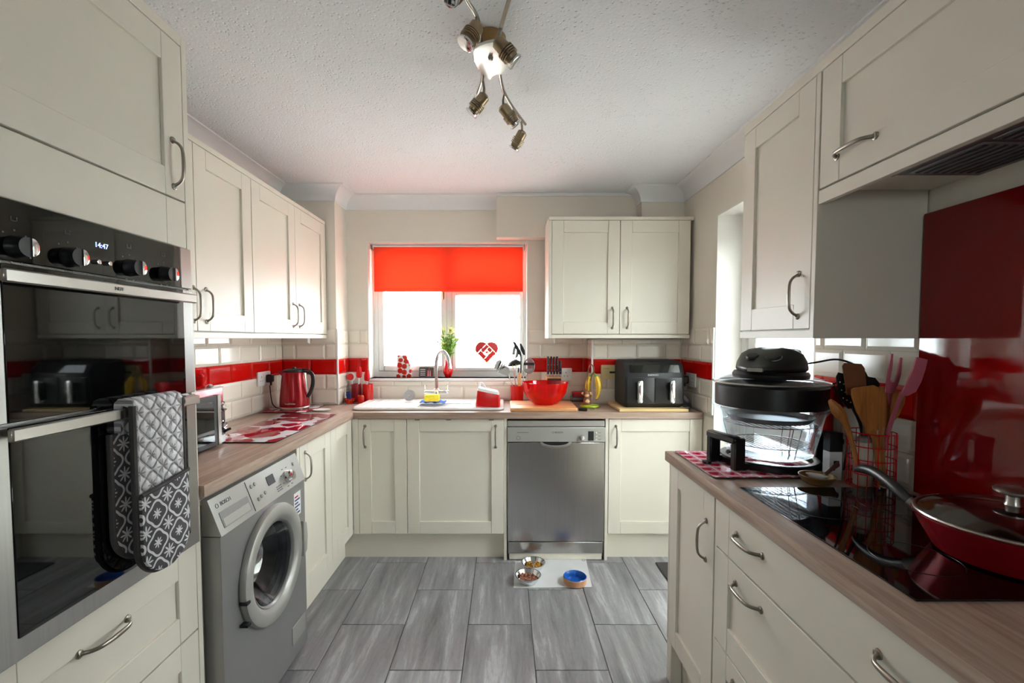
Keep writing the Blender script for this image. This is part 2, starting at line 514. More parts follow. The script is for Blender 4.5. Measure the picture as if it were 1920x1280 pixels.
def dup(o, parent=None):
    c = o.copy(); C.objects.link(c); c.parent = parent
    for ch in list(o.children): dup(ch, c)
    return c
_txt = {}
def lettering(name, s, size, m, parent, loc, rot, depth=0.0006, label=None, sx=1.0):
    cu = bpy.data.curves.new(name, 'FONT'); cu.body = s; cu.size = size; cu.extrude = depth; cu.align_x = 'CENTER'; cu.align_y = 'CENTER'
    tmp = bpy.data.objects.new(name, cu); C.objects.link(tmp)
    me = bpy.data.meshes.new_from_object(tmp); bpy.data.objects.remove(tmp)
    me.materials.clear(); me.materials.append(MAT[m] if isinstance(m, str) else m)
    o = bpy.data.objects.new(name, me); C.objects.link(o); o.parent = parent; o.location = loc; o.rotation_euler = rot; o.scale = (sx, 1, 1)
    if label: o['label'] = label
    return o
FRONT = (PI / 2, 0, 0)      # lettering on a face that looks along local -y

# ------------------------------------------------------------------ the room
XL, XR, YB, ZC = -1.50, 1.21, 3.31, 2.37          # left wall, right wall, back wall, ceiling
YBOX_L, XBOX_L = 3.09, -1.13                       # boxed-in corner on the left
YBOX_R, XBOX_R = 3.13, 0.604                       # boxed-in corner on the right
WX0, WX1, WZ0, WZ1 = -0.985, 0.169, 1.081, 2.06    # window opening
DY0, DY1, DZ = 1.785, 2.64, 2.07                   # side door opening
YR = -1.9                                          # wall behind the photographer

b = new(); box(b, XL - 0.25, XR + 0.6, YR - 0.25, YB + 0.3, -0.12, -0.004)
floor = struct('floor', b, 'floor_grout')
TW, TL = 0.3025, 0.6055
b = new(); box(b, -TW / 2 + .0018, TW / 2 - .0018, -TL / 2 + .0018, TL / 2 - .0018, -0.008, 0, 0.0012)
tile_me = to_mesh('floor_tile', b, 'floor_tile')
for i in range(-3, 8):
    x = -0.78 + TW * (i + 0.5)
    if x - TW / 2 < XL - 0.3 or x + TW / 2 > XR + 0.40: continue
    par = i % 2
    for j in range(-7, 3):
        y = (2.442 if par else 2.745) + TL * (j + 0.5) - (0 if par else 0)
        if y + TL / 2 < YR or y - TL / 2 > YB: continue
        inst('floor_tile', tile_me, floor, (x, y, 0))

b = new(); box(b, XL - 0.25, XR + 0.6, YR - 0.25, YB + 0.3, ZC, ZC + 0.1)
ceiling = struct('ceiling', b, 'ceiling_stipple')

b = new(); box(b, XL - 0.2, XL, YR, YB + 0.25, 0, ZC)
wall_left = struct('wall_left', b, 'wall_paint')
b = new()
box(b, XL, WX0, YB, YB + 0.25, 0, ZC); box(b, WX1, XR + 0.25, YB, YB + 0.25, 0, ZC)
box(b, WX0, WX1, YB, YB + 0.25, 0, WZ0); box(b, WX0, WX1, YB, YB + 0.25, WZ1, ZC)
wall_back = struct('wall_back', b, 'wall_paint')
b = new(); box(b, XL, XBOX_L, YBOX_L, YB, 0, ZC)
wall_cornerleft = struct('wall_corner_left', b, 'wall_paint')
b = new(); box(b, XBOX_R, XR, YBOX_R, YB, 0, 1.364)
wall_cornerright = struct('wall_corner_right', b, 'wall_paint')
b = new(); box(b, 0.92, XR, 3.12, YB, 2.148, ZC)
struct('wall_corner_upper', b, 'wall_paint')
b = new(); box(b, -0.056, 0.92, 3.22, YB, 2.07, ZC)
struct('wall_beam', b, 'wall_paint')
b = new()
box(b, XR, XR + 0.25, DY1, YB, 0, ZC); box(b, XR, XR + 0.25, YR, DY0, 0, ZC); box(b, XR, XR + 0.25, DY0, DY1, DZ, ZC)
wall_right = struct('wall_right', b, 'wall_paint')
b = new()
RX0, RX1, RZ0, RZ1 = -0.22, 0.22, 1.24, 1.81  # opening of the added fill window
box(b, XL, RX0, YR - 0.25, YR, 0, ZC); box(b, RX1, XR, YR - 0.25, YR, 0, ZC)
box(b, RX0, RX1, YR - 0.25, YR, 0, RZ0); box(b, RX0, RX1, YR - 0.25, YR, RZ1, ZC)
struct('wall_rear', b, 'wall_paint')

# coving
def coving(p0, p1, nrm, m0, m1, s=0.09):
    prof = [(0, s), (0.008, s)] + [(s - (s - 0.008) * math.cos(math.radians(a)), s - (s - 0.008) * math.sin(math.radians(a))) for a in range(0, 91, 10)] + [(s, 0), (0, 0)]
    p0, p1, nrm = Vector((*p0, 0)), Vector((*p1, 0)), Vector((*nrm, 0)); d = (p1 - p0).normalized()
    bm = new(); R = []
    for p, m in ((p0, -m0), (p1, m1)):
        R.append([bm.verts.new(p + nrm * a + d * (m * a) + Vector((0, 0, ZC - z))) for a, z in prof])
    n = len(prof)
    for i in range(n): bm.faces.new((R[0][i], R[0][(i + 1) % n], R[1][(i + 1) % n], R[1][i]))
    bm.faces.new(R[0]); bm.faces.new(R[1][::-1])
    return bm
segs = [((XL, YR), (XL, YBOX_L), (1, 0), 0, -1), ((XL, YBOX_L), (XBOX_L, YBOX_L), (0, -1), -1, 1),
        ((XBOX_L, YBOX_L), (XBOX_L, YB), (1, 0), 1, -1), ((XBOX_L, YB), (-0.056, YB), (0, -1), -1, 0),
        ((0.92, 3.22), (0.92, 3.12), (-1, 0), 0, 1), ((0.92, 3.12), (XR, 3.12), (0, -1), 1, -1),
        ((XR, 3.12), (XR, YR), (-1, 0), -1, 0)]
for i, s in enumerate(segs): struct('trim_%d' % (i + 1), coving(*s), 'coving_white')
b = new(); box(b, -0.056, 0.92, 3.196, 3.22, ZC - 0.022, ZC, 0.004)
struct('trim_8', b, 'coving_white')

# window over the sink
b = new()
F0, F1 = 3.43, 3.50
fx = ((WX0, WX0 + 0.045), (-0.432, -0.39), (WX1 - 0.03, WX1))
for a, c in fx: box(b, a, c, F0, F1, WZ0, WZ1, 0.004)
box(b, WX0, WX1, F0 + .001, F1, WZ0, WZ0 + 0.045, 0.004); box(b, WX0, WX1, F0 + .001, F1, WZ1 - 0.045, WZ1, 0.004)
box(b, -0.39, WX1 - 0.03, F0 + .001, F1, 1.715, 1.755, 0.004)
window = struct('window_1', b, 'upvc')
def casement(x0, x1, z0, z1, w=0.04):
    bb = new()
    box(bb, x0, x0 + w, F0 - .008, F1 - 0.01, z0, z1, 0.004); box(bb, x1 - w, x1, F0 - .008, F1 - 0.01, z0, z1, 0.004)
    box(bb, x0 + w, x1 - w, F0 - .007, F1 - 0.01, z0, z0 + w, 0.004); box(bb, x0 + w, x1 - w, F0 - .007, F1 - 0.01, z1 - w, z1, 0.004)
    cs = obj('casement', bb, 'upvc', window)
    bb = new(); box(bb, x0 + w, x1 - w, 3.462, 3.468, z0 + w, z1 - w)
    obj('pane', bb, 'pane_glass', cs)
    return cs
cs = casement(WX0 + 0.045, -0.432, WZ0 + 0.045, WZ1 - 0.045)
casement(-0.39, WX1 - 0.03, WZ0 + 0.045, 1.715, 0.026); casement(-0.39, WX1 - 0.03, 1.755, WZ1 - 0.045, 0.03)
b = new(); box(b, -0.462, -0.446, 3.405, 3.422, 1.66, 1.74, 0.004); tube(b, [(-0.454, 3.40, 1.72), (-0.454, 3.40, 1.69), (-0.454, 3.40, 1.655)], [0.006, 0.006, 0.004])
obj('window_handle', b, 'brass', cs, label='brass window handle')
b = new(); box(b, WX0, WX1, YB - 0.012, F0, WZ0 - 0.02, WZ0, 0.004)
struct('window_sill', b, 'ceramic_white', window)
b = new()
for x0, x1 in ((WX0, WX0 + 0.008), (WX1 - 0.008, WX1)): box(b, x0, x1, YB - 0.001, F0, WZ0, WZ1)
box(b, WX0, WX1, YB - 0.001, F0, WZ1 - 0.008, WZ1)
struct('reveal_lining', b, 'reveal_white', window)

# glazed side door and its white reveal
b = new()
DX = 1.36
box(b, DX, DX + 0.07, DY0, DY0 + 0.055, 0, DZ, 0.004); box(b, DX, DX + 0.07, DY1 - 0.055, DY1, 0, DZ, 0.004)
box(b, DX, DX + 0.07, DY0 + .055, DY1 - .055, DZ - 0.055, DZ, 0.004)
door = struct('door_1', b, 'upvc')
b = new(); y0, y1 = DY0 + 0.06, DY1 - 0.06
for a, c in ((y0, y0 + 0.08), (y1 - 0.08, y1)): box(b, DX + 0.008, DX + 0.062, a, c, 0.02, DZ - 0.06, 0.005)
for a, c in ((0.02, 0.16), (0.85, 0.95), (DZ - 0.16, DZ - 0.06)): box(b, DX + 0.009, DX + 0.061, y0 + .08, y1 - .08, a, c, 0.005)
dl = obj('door_leaf', b, 'upvc', door)
for a, c in ((0.16, 0.85), (0.95, DZ - 0.16)):
    b = new(); box(b, DX + 0.033, DX + 0.039, y0 + 0.08, y1 - 0.08, a, c); obj('pane', b, 'pane_glass', dl)
b = new(); box(b, DX - 0.006, DX + .008, y0 + .025, y0 + .055, .93, 1.15, .004); tube(b, [(DX - .006, y0 + .04, 1.06), (DX - .05, y0 + .04, 1.06), (DX - .055, y0 + .06, 1.06), (DX - .055, y0 + .15, 1.06)], .009)
obj('door_handle', b, 'chrome', dl)
b = new()
box(b, XR - .001, DX, DY1 - 0.008, DY1, 0, DZ); box(b, XR - .001, DX, DY0, DY0 + 0.008, 0, DZ); box(b, XR - .001, DX, DY0, DY1, DZ - 0.008, DZ)
struct('reveal_lining', b, 'reveal_white', door)
# unseen window behind the photographer, added and sized for fill light
b = new()
for a, c in ((RX0, RX0 + .05), (RX1 - .05, RX1)): box(b, a, c, YR - .16, YR - .1, RZ0, RZ1, .004)
for a, c in ((RZ0, RZ0 + .05), (RZ1 - .05, RZ1)): box(b, RX0, RX1, YR - .159, YR - .101, a, c, .004)
w2 = struct('fill_window', b, 'upvc')
b = new(); box(b, RX0 + .04, RX1 - .04, YR - .133, YR - .127, RZ0 + .04, RZ1 - .04); obj('pane', b, 'pane_glass', w2)
# wall tiles: bevelled metro tiles, one object each
_tm = {}
def tile_mesh(w, h, m):
    k = (round(w, 3), round(h, 3), m)
    if k not in _tm:
        bm = new(); g = 0.0012; rows = []
        bv = min(0.013, w * 0.3, h * 0.3)
        for inset, y in ((g, 0.0), (g, -0.0045), (g + bv, -0.009)):
            a, c = w / 2 - inset, h / 2 - inset
            rows.append([bm.verts.new(p) for p in ((-a, y, -c), (a, y, -c), (a, y, c), (-a, y, c))])
        for A, B in zip(rows, rows[1:]):
            for i in range(4): bm.faces.new((A[i], A[(i + 1) % 4], B[(i + 1) % 4], B[i]))
        bm.faces.new(rows[-1])
        _tm[k] = to_mesh('wall_tile', bm, m, ang=5)
    return _tm[k]
TZ0, TH = 0.924, 0.1015
def tile_run(parent, o, u, nrm, u0, u1, joint, rows=((0, 5),), zmax=None):
    """tiles on a vertical plane; o: point with u=0, u: direction along the wall, nrm: out of the wall; joint: one red-row joint"""
    o, u, nrm = Vector(o), Vector(u), Vector(nrm)
    rz = math.atan2(u.y, u.x) if u.cross(Vector((0, 0, 1))).dot(nrm) > 0 else math.atan2(-u.y, -u.x)
    bb = new(); g = 0.0015; top = min(TZ0 + 5 * TH, zmax or 9)
    pa, pb = o + u * u0, o + u * u1
    vs = [pa, pb, pb + nrm * g, pa + nrm * g]
    A = [bb.verts.new((p.x, p.y, TZ0 - 0.02)) for p in vs]; B = [bb.verts.new((p.x, p.y, top)) for p in vs]
    for i in range(4): bb.faces.new((A[i], A[(i + 1) % 4], B[(i + 1) % 4], B[i]))
    bb.faces.new(A); bb.faces.new(B)
    obj('grout_bed', bb, 'grout', parent)
    for k in range(5):
        z0, z1 = TZ0 + k * TH, TZ0 + (k + 1) * TH
        if zmax is not None: z1 = min(z1, zmax)
        if z1 - z0 < 0.012: continue
        j = joint + (0.1 if k in (1, 3) else 0.0)
        a = j - math.ceil((j - u0) / 0.2 - 1e-6) * 0.2
        edges = [u0]
        x = a
        while x < u1 - 1e-6:
            if x > u0 + 0.006: edges.append(x)
            x += 0.2
        edges.append(u1)
        if edges[-1] - edges[-2] < 0.006: edges.pop(-2)
        for e0, e1 in zip(edges, edges[1:]):
            m = 'red_tile' if k == 2 else 'white_tile'
            p = o + u * ((e0 + e1) / 2) + nrm * g
            inst('wall_tile', tile_mesh(e1 - e0, z1 - z0, m), parent, (p.x, p.y, (z0 + z1) / 2), (0, 0, rz))
tile_run(wall_left, (XL, 0, 0), (0, 1, 0), (1, 0, 0), 1.38, YBOX_L - .009, 3.096)
tile_run(wall_cornerleft, (0, YBOX_L, 0), (1, 0, 0), (0, -1, 0), XL, XBOX_L, -1.306)
tile_run(wall_cornerleft, (XBOX_L, 0, 0), (0, 1, 0), (1, 0, 0), YBOX_L - .009, YB - .009, 3.21)
tile_run(wall_back, (0, YB, 0), (1, 0, 0), (0, -1, 0), XBOX_L, WX0, -1.04)
tile_run(wall_back, (0, YB, 0), (1, 0, 0), (0, -1, 0), WX0, WX1, -0.9, zmax=WZ0 - 0.021)
tile_run(wall_back, (0, YB, 0), (1, 0, 0), (0, -1, 0), WX1, XBOX_R, 0.566)
tile_run(wall_cornerright, (XBOX_R, 0, 0), (0, 1, 0), (-1, 0, 0), YBOX_R - .009, YB - .009, 3.26, zmax=1.36)
tile_run(wall_cornerright, (0, YBOX_R, 0), (1, 0, 0), (0, -1, 0), XBOX_R, XR - .009, 0.80, zmax=1.36)
tile_run(wall_right, (XR, 0, 0), (0, 1, 0), (-1, 0, 0), DY1 + .006, YBOX_R, 2.906)
tile_run(wall_right, (XR, 0, 0), (0, 1, 0), (-1, 0, 0), 0.33, DY0 - .004, 1.53)
# white edge trims of the tiling
for nm, x0, x1, y0, y1, z1 in (('trim_9', XR - .012, XR + .002, DY1 - .004, DY1 + .006, 1.432), ('trim_10', XBOX_R - .012, XBOX_R, YBOX_R - .012, YBOX_R, 1.36),
                           ('trim_11', XBOX_L, XBOX_L + .011, YBOX_L - .011, YBOX_L, 1.432)):
    b = new(); box(b, x0, x1, y0, y1, 0.924, z1, .002); struct(nm, b, 'white_plastic')

# outside: paving whitened to bounce daylight, then planting seen through the panes
b = new(); box(b, -14, 14, YB + 0.26, 26, -0.2, -0.13); box(b, XR + .61, 14, -14, YB + .26, -0.2, -0.13); box(b, -14, XR + .61, -14, YR - .26, -.2, -.13)
gr = struct('floor_outside', b, 'bounce_paving')
b = new(); box(b, 2.75, 2.95, -3.0, 7.5, -.13, 1.85); struct('wall_light_block', b, 'white_render')  # unseen wall added to cut sky light through the side door
def shrub(name, label, loc, h, w, n, seed, stems=5):
    r = random.Random(seed); t = thing(name, label, 'shrub', loc)
    sb, lb = new(), new()
    for i in range(stems):
        a = r.uniform(0, 2 * PI); q = r.uniform(.3, 1) * w * .5
        tube(sb, bez((0, 0, 0), (0, 0, h * .4), (q * math.cos(a) * .6, q * math.sin(a) * .6, h * .7), (q * math.cos(a), q * math.sin(a), h * r.uniform(.8, 1)), 6), [.02, .017, .015, .012, .01, .008, .005], 6)
    for i in range(n):
        z = h * (.25 + .75 * r.random() ** .8); q = w * .5 * math.sqrt(r.random()) * (1.1 - .5 * z / h); a = r.uniform(0, 2 * PI)
        c = Vector((q * math.cos(a), q * math.sin(a), z)); s = r.uniform(.02, .05)
        u = Vector((r.uniform(-1, 1), r.uniform(-1, 1), r.uniform(-.4, .8))).normalized(); v_ = u.orthogonal().normalized()
        f = [c - u * s, c + v_ * s * .45, c + u * s, c - v_ * s * .45]
        lb.faces.new([lb.verts.new(p) for p in f])
    obj('stems', sb, 'brown_wood', t); f = obj('foliage', lb, 'green_leaf', t); f['kind'] = 'stuff'
shrub('garden_shrub', 'tall slender green shrub growing outside beyond the sink window', (-0.25, 6.8, -.13), 2.5, .7, 260, 3, 4)
shrub('garden_shrub', 'low spreading green shrub outside below the tall slender one', (0.1, 6.2, -.13), 1.45, 1.3, 300, 5, 6)

# ------------------------------------------------------------------ fitted cabinets (local frame: x along the run, front at y=0 looking along -y)
LROT, RROT = PI / 2, -PI / 2
def _handle_bm():
    bm = new()
    pts = spline([(0, 0.0, -.066), (0, -.006, -.060), (0, -.018, -.052), (0, -.027, -.036), (0, -.0295, 0), (0, -.027, .036), (0, -.018, .052), (0, -.006, .060), (0, 0.0, .066)], 4)
    n = len(pts); rr = []
    for i in range(n):
        t = abs(i / (n - 1) - .5) * 2
        rr.append(.0062 - .0012 * math.sin(t * PI) + (.0035 if t > .9 else 0))
    tube(bm, pts, rr, 10, flat=.75, up=(1, 0, 0))
    for s in (-1, 1): lathe(bm, [(.0095, 0), (.0092, .003), (.006, .0045)], 14, mat=Matrix.Translation((0, 0, s * .064)) @ Matrix.Rotation(PI / 2, 4, 'X'))
    return bm
HANDLE = to_mesh('handle', _handle_bm(), 'nickel', 50)
def front(root, x0, x1, z0, z1, kind='shaker', handle=None, name='door', st=0.075, rail=None):
    """cabinet door or drawer front of stiles, rails and a recessed panel"""
    rail = rail or st
    g = .0015; x0 += g; x1 -= g; z0 += g; z1 -= g; t = .02
    bm = new(); e = .0012
    if kind != 'shaker':
        box(bm, x0 + st + .0006, x1 - st - .0006, 0, t, z0, z1, e)
        d = obj(name, bm, 'cream_paint', root)
        for a, c in ((x0, x0 + st), (x1 - st, x1)):
            bm = new(); box(bm, a, c, 0, t, z0, z1, e); obj('stile', bm, 'cream_paint', d)
    else:
        box(bm, x0, x0 + st, 0, t, z0, z1, e); box(bm, x1 - st, x1, 0, t, z0, z1, e)
        box(bm, x0 + st + .0006, x1 - st - .0006, 0, t, z0, z0 + rail, e); box(bm, x0 + st + .0006, x1 - st - .0006, 0, t, z1 - rail, z1, e)
        d = obj(name, bm, 'cream_paint', root)
        pb = new(); box(pb, x0 + st - .004, x1 - st + .004, .009, .016, z0 + rail - .004, z1 - rail + .004)
        obj('panel', pb, 'cream_paint', d)
    for h in (handle if isinstance(handle, list) else [handle] if handle else []):
        inst('handle', HANDLE, d, (h[1], 0, h[2]), (0, 0 if h[0] == 'v' else PI / 2, 0))
    return d
def carcass(root, w, depth, z0, z1, open_bottom=False):
    bm = new(); box(bm, .001, w - .001, .021, depth, z0, z1)
    return obj('body', bm, 'cream_paint', root)
BZ0, BZ1 = .168, .880
XLF, XRF, YBF = -.93, .655, 2.77       # door planes of the left, right and back runs

# --- left run
t = thing('base_cabinet', 'cream corner base cabinet with two narrow doors next to the washing machine', 'cabinet', (XLF, 2.03, 0), LROT)
carcass(t, .77, .55, BZ0, BZ1)
bm = new(); box(bm, .0, .028, 0, .02, BZ0, BZ1, .001); obj('filler_strip', bm, 'cream_paint', t)
front(t, .03, .40, BZ0, BZ1, handle=('v', .03 + .055, .775))
front(t, .40, .738, BZ0, BZ1)
# --- back run
t = thing('base_cabinet', 'narrow cream base cabinet in the corner, left of the sink cupboard', 'cabinet', (-.91, YBF, 0))
carcass(t, .314, .5, BZ0, BZ1)
bm = new(); box(bm, -.019, .018, 0, .02, BZ0, BZ1, .001); obj('filler_strip', bm, 'cream_paint', t)
front(t, .018, .314, BZ0, BZ1, handle=('v', .018 + .042, .772))
t = thing('base_cabinet', 'wide cream single-door cupboard below the white sink', 'cabinet', (-.596, YBF, 0))
bm = new(); box(bm, .001, .592, .021, .10, BZ0, BZ1); box(bm, .001, .592, .1, .5, BZ0, .70); obj('body', bm, 'cream_paint', t)
front(t, 0, .592, BZ0, BZ1, handle=('v', .592 - .05, .772))
for hx in (.05, .24, .50):
    bm = new(); box(bm, hx, hx + .03, -.0015, .0, BZ1 - .009, BZ1 - .003); obj('hinge_clip', bm, 'nickel', t)
t = thing('base_cabinet', 'cream base cabinet between the dishwasher and the right-hand wall', 'cabinet', (.6345, YBF, 0))
bm = new(); box(bm, .001, .570, .021, .34, BZ0, BZ1); obj('body', bm, 'cream_paint', t)
front(t, 0, .570, BZ0, BZ1, handle=('v', .045, .772))
for x0, x1, lab in ((-.004, .014, 'cream end panel between the sink cupboard and the dishwasher'), (.615, .6335, 'cream end panel on the right side of the dishwasher')):
    bm = new(); box(bm, x0, x1, YBF + .002, 3.29, 0, .883, .001); solo('end_panel', bm, 'cream_paint', lab, 'panel')
# --- plinths
bm = new(); box(bm, -1.018, -1.0, 2.03, 2.838, 0, BZ0 - .002); struct('baseboard_left', bm, 'cream_paint')
bm = new(); box(bm, -1.0, -.005, 2.82, 2.838, 0, BZ0 - .002); struct('baseboard_back', bm, 'cream_paint')
bm = new(); box(bm, .635, 1.208, 2.82, 2.838, 0, BZ0 - .002); struct('baseboard_backright', bm, 'cream_paint')
bm = new(); box(bm, .70, .718, .30, 1.80, 0, BZ0 - .002); struct('baseboard_right', bm, 'cream_paint')
# --- right run
t = thing('base_cabinet', 'cream single-door base cabinet at the free end of the right-hand worktop', 'cabinet', (XRF, 1.80, 0), RROT)
bm = new(); box(bm, .001, .392, .021, .54, BZ0, BZ1); obj('body', bm, 'cream_paint', t)
bm = new(); box(bm, .004, .05, .0, .044, 0, BZ0 - .001, .002); obj('corner_post', bm, 'cream_paint', t)
front(t, 0.012, .392, BZ0, BZ1, handle=('v', .392 - .055, .715))
bm = new(); box(bm, 0, .011, 0, .54, BZ0, BZ1, .001); obj('side_panel', bm, 'cream_paint', t)
t = thing('drawer_cabinet', 'wide cream three-drawer cabinet below the black hob', 'cabinet', (XRF, 1.405, 0), RROT)
DW = .96
bm = new(); box(bm, .001, DW, .021, .54, BZ0, BZ1); obj('body', bm, 'cream_paint', t)
bm = new(); box(bm, 0, .012, .002, .02, BZ0, BZ1, .001); obj('filler_strip', bm, 'cream_paint', t)
for z0, z1, k in ((.73, BZ1, 'seam'), (.44, .727, 'shaker'), (BZ0, .437, 'shaker')):
    hz = z1 - .062 if k == 'seam' else z1 - .05
    front(t, .013, DW, z0, z1, k, [('h', .20, hz), ('h', .69, hz)], 'drawer')

# --- wall cabinets left
WZa, WZb = 1.397, 2.119
XLW = -1.19
t = thing('wall_cabinet', 'cream two-door wall cabinet beside the tall oven unit', 'cabinet', (XLW, 1.381, 0), LROT)
carcass(t, .804, .30, WZa - .002, WZb); front(t, 0, .402, WZa, WZb, handle=('v', .402 - .02, 1.50)); front(t, .402, .804, WZa, WZb, handle=('v', .402 + .055, 1.50))
t = thing('wall_cabinet', 'cream two-door wall cabinet above the red kettle', 'cabinet', (XLW, 2.186, 0), LROT)
carcass(t, .894, .30, WZa - .002, WZb); front(t, 0, .447, WZa, WZb, handle=('v', .447 - .04, 1.50)); front(t, .447, .894, WZa, WZb, handle=('v', .447 + .04, 1.50))
bm = new(); box(bm, -1.495, XLW - .0, 1.381, 3.08, WZb + .001, 2.142, .001); solo('cornice_board', bm, 'cream_paint', 'cream top board along the wall cabinets over the kettle', 'cornice')
bm = new(); box(bm, XLW - .02, XLW - .002, 1.381, 3.08, 1.37, WZa - .003, .001); solo('pelmet_board', bm, 'cream_paint', 'cream pelmet below the wall cabinets over the kettle', 'pelmet')
# --- wall cabinet back
YW = 2.95
t = thing('wall_cabinet', 'cream two-door wall cabinet to the right of the window above the air fryer', 'cabinet', (.281, YW, 0))
bm = new(); box(bm, .0, .020, .0, .265, 1.37, 2.119, .001); obj('side_panel', bm, 'cream_paint', t)
bm = new(); box(bm, .0205, .905, .021, .265, WZa - .002, WZb); obj('body', bm, 'cream_paint', t)
front(t, .020, .456, WZa, WZb, handle=('v', .456 - .045, 1.50)); front(t, .456, .905, WZa, WZb, handle=('v', .456 + .05, 1.50))
bm = new(); box(bm, .281, 1.205, YW, 3.215, WZb + .001, 2.142, .001); solo('cornice_board', bm, 'cream_paint', 'cream top board of the wall cabinet right of the window', 'cornice')
bm = new(); box(bm, .3015, 1.19, YW + .002, YW + .02, 1.37, WZa - .003, .001); solo('pelmet_board', bm, 'cream_paint', 'cream pelmet below the wall cabinet right of the window', 'pelmet')
# --- wall cabinets right
XRW = .89
t = thing('wall_cabinet', 'cream single-door wall cabinet above the halogen oven', 'cabinet', (XRW, 1.742, 0), RROT)
bm = new(); box(bm, 0.001, .40, .021, .315, WZa - .002, WZb); obj('body', bm, 'cream_paint', t)
bm = new(); box(bm, .4005, .418, .0, .315, 1.37, WZb, .001); obj('side_panel', bm, 'cream_paint', t)
bm = new(); box(bm, 0.0, .40, .002, .02, 1.37, WZa - .003, .001); obj('pelmet', bm, 'cream_paint', t)
front(t, .006, .400, WZa, WZb, handle=('v', .400 - .055, 1.50))
t = thing('hood_cabinet', 'cream lift-up cabinet over the hob holding the cooker hood', 'cabinet', (XRW, 1.322, 0), RROT)
bm = new(); box(bm, 0.001, .62, .021, .315, 1.79, WZb); obj('body', bm, 'cream_paint', t)
bm = new(); box(bm, 0.0, .62, .002, .02, 1.750, 1.787, .001); obj('pelmet', bm, 'cream_paint', t)
front(t, .003, .62, 1.79, WZb, handle=('h', .135, 1.855))
bm = new(); box(bm, XRW - .0, 1.205, .70, 1.742, WZb + .001, 2.150, .001); solo('cornice_board', bm, 'cream_paint', 'cream top board along the wall cabinets over the hob', 'cornice')
t = thing('cooker_hood', 'grey built-in cooker hood under the lift-up cabinet', 'cooker hood', (XRW, 1.322, 0), RROT)
bm = new(); box(bm, .20, .60, .045, .25, 1.760, 1.789, .004); obj('body', bm, 'hood_metal', t)
for k in range(2):
    bm = new(); x0 = .225 + k * .185
    box(bm, x0, x0 + .17, .06, .235, 1.7565, 1.7598, .001)
    fg = obj('filter_grille', bm, 'silver_dark', t)
    for i in range(8):
        bm = new(); box(bm, x0 + .008, x0 + .162, .068 + i * .02, .077 + i * .02, 1.7545, 1.7563); obj('slot', bm, 'black_matt', fg)
bm = new(); box(bm, .20, .60, .030, .044, 1.757, 1.789, .002); obj('front_lip', bm, 'silver_dark', t)

# --- tall oven unit
TF, TY0, TY1 = -.93, .77, 1.356
t = thing('tall_cabinet', 'tall cream cabinet housing the double oven', 'cabinet', (TF, TY0, 0), LROT)
W = TY1 - TY0
bm = new(); box(bm, 0.001, W, .021, .56, 1.64, 2.205); box(bm, 0.001, W, .021, .56, .168, .758); box(bm, 0.001, W, .5, .56, .758, 1.64); box(bm, 0.001, W, .06, .56, .0, .165)
obj('body', bm, 'cream_paint', t)
front(t, 0, W, 1.765, 2.205, handle=('v', W - .045, 1.86))
front(t, 0, W, 1.630, 1.763, 'seam', name='filler_panel')
front(t, 0, W, .491, .756, handle=('h', W - .32, .680), name='drawer')
front(t, 0, W, BZ0, .489, handle=('h', W - .32, .41), name='drawer')
bm = new(); box(bm, 0, W, .0, .56, 2.207, 2.236, .001); obj('cornice', bm, 'cream_paint', t)
bm = new(); box(bm, -1.495, TF, TY1 + .0005, TY1 + .0205, 0, 2.232, .001); solo('end_panel', bm, 'cream_paint', 'tall cream end panel between the double oven and the worktop', 'panel')

# ------------------------------------------------------------------ worktops
SBX0, SBX1, SBY0, SBY1 = -.575, -.20, 2.89, 3.13      # sink bowl cut-out
bm = new(); prism(bm, [(-1.49, 1.378), (-.915, 1.378), (-.915, 3.078), (-1.49, 3.078)], 'z', .884, .922, .003)
solo('worktop', bm, 'worktop_y', 'wood-look worktop over the washing machine below the kettle', 'worktop')
bm = new()
out = [(-.9145, 2.755), (1.198, 2.755), (1.198, 3.118), (.593, 3.118), (.593, 3.298), (-1.117, 3.298), (-1.117, 3.0795), (-.9145, 3.0795)]
hole = [(SBX0, SBY0), (SBX0, SBY1), (SBX1, SBY1), (SBX1, SBY0)]
prism(bm, [out[0], hole[0], hole[1], hole[2], hole[3], (SBX0 + 1e-4, SBY0 - 1e-5), (-.9144, 2.7549)] + out[1:], 'z', .884, .922)
solo('worktop', bm, 'worktop_x', 'wood-look worktop along the window wall with the white sink', 'worktop')
bm = new(); prism(bm, [(.64, .30), (1.196, .30), (1.196, 1.81), (.64, 1.81)], 'z', .884, .922, .003)
solo('worktop', bm, 'worktop_y', 'wood-look worktop around the black hob', 'worktop')
bm = new(); box(bm, 1.190, 1.1975, .34, 1.318, .9235, 1.722, .0015)
solo('splashback', bm, 'red_splash', 'dark red glass splashback behind the hob', 'splashback')
t = thing('hob', 'black glass induction hob set in the worktop', 'hob', (.70, .76, .9225))
bm = new(); box(bm, 0, .46, 0, .59, 0, .004, .0012); obj('glass_top', bm, 'hob_glass', t)
plain('zone_print', (26, 25, 27), .3)
for cx_, cy_, r_ in ((.13, .15, .075), (.33, .15, .095), (.13, .44, .095), (.33, .44, .075)):
    bm = new(); ring(bm, (cx_, cy_, .0041), r_, .0006, seg=40, s2=6); obj('cooking_zone', bm, 'zone_print', t)

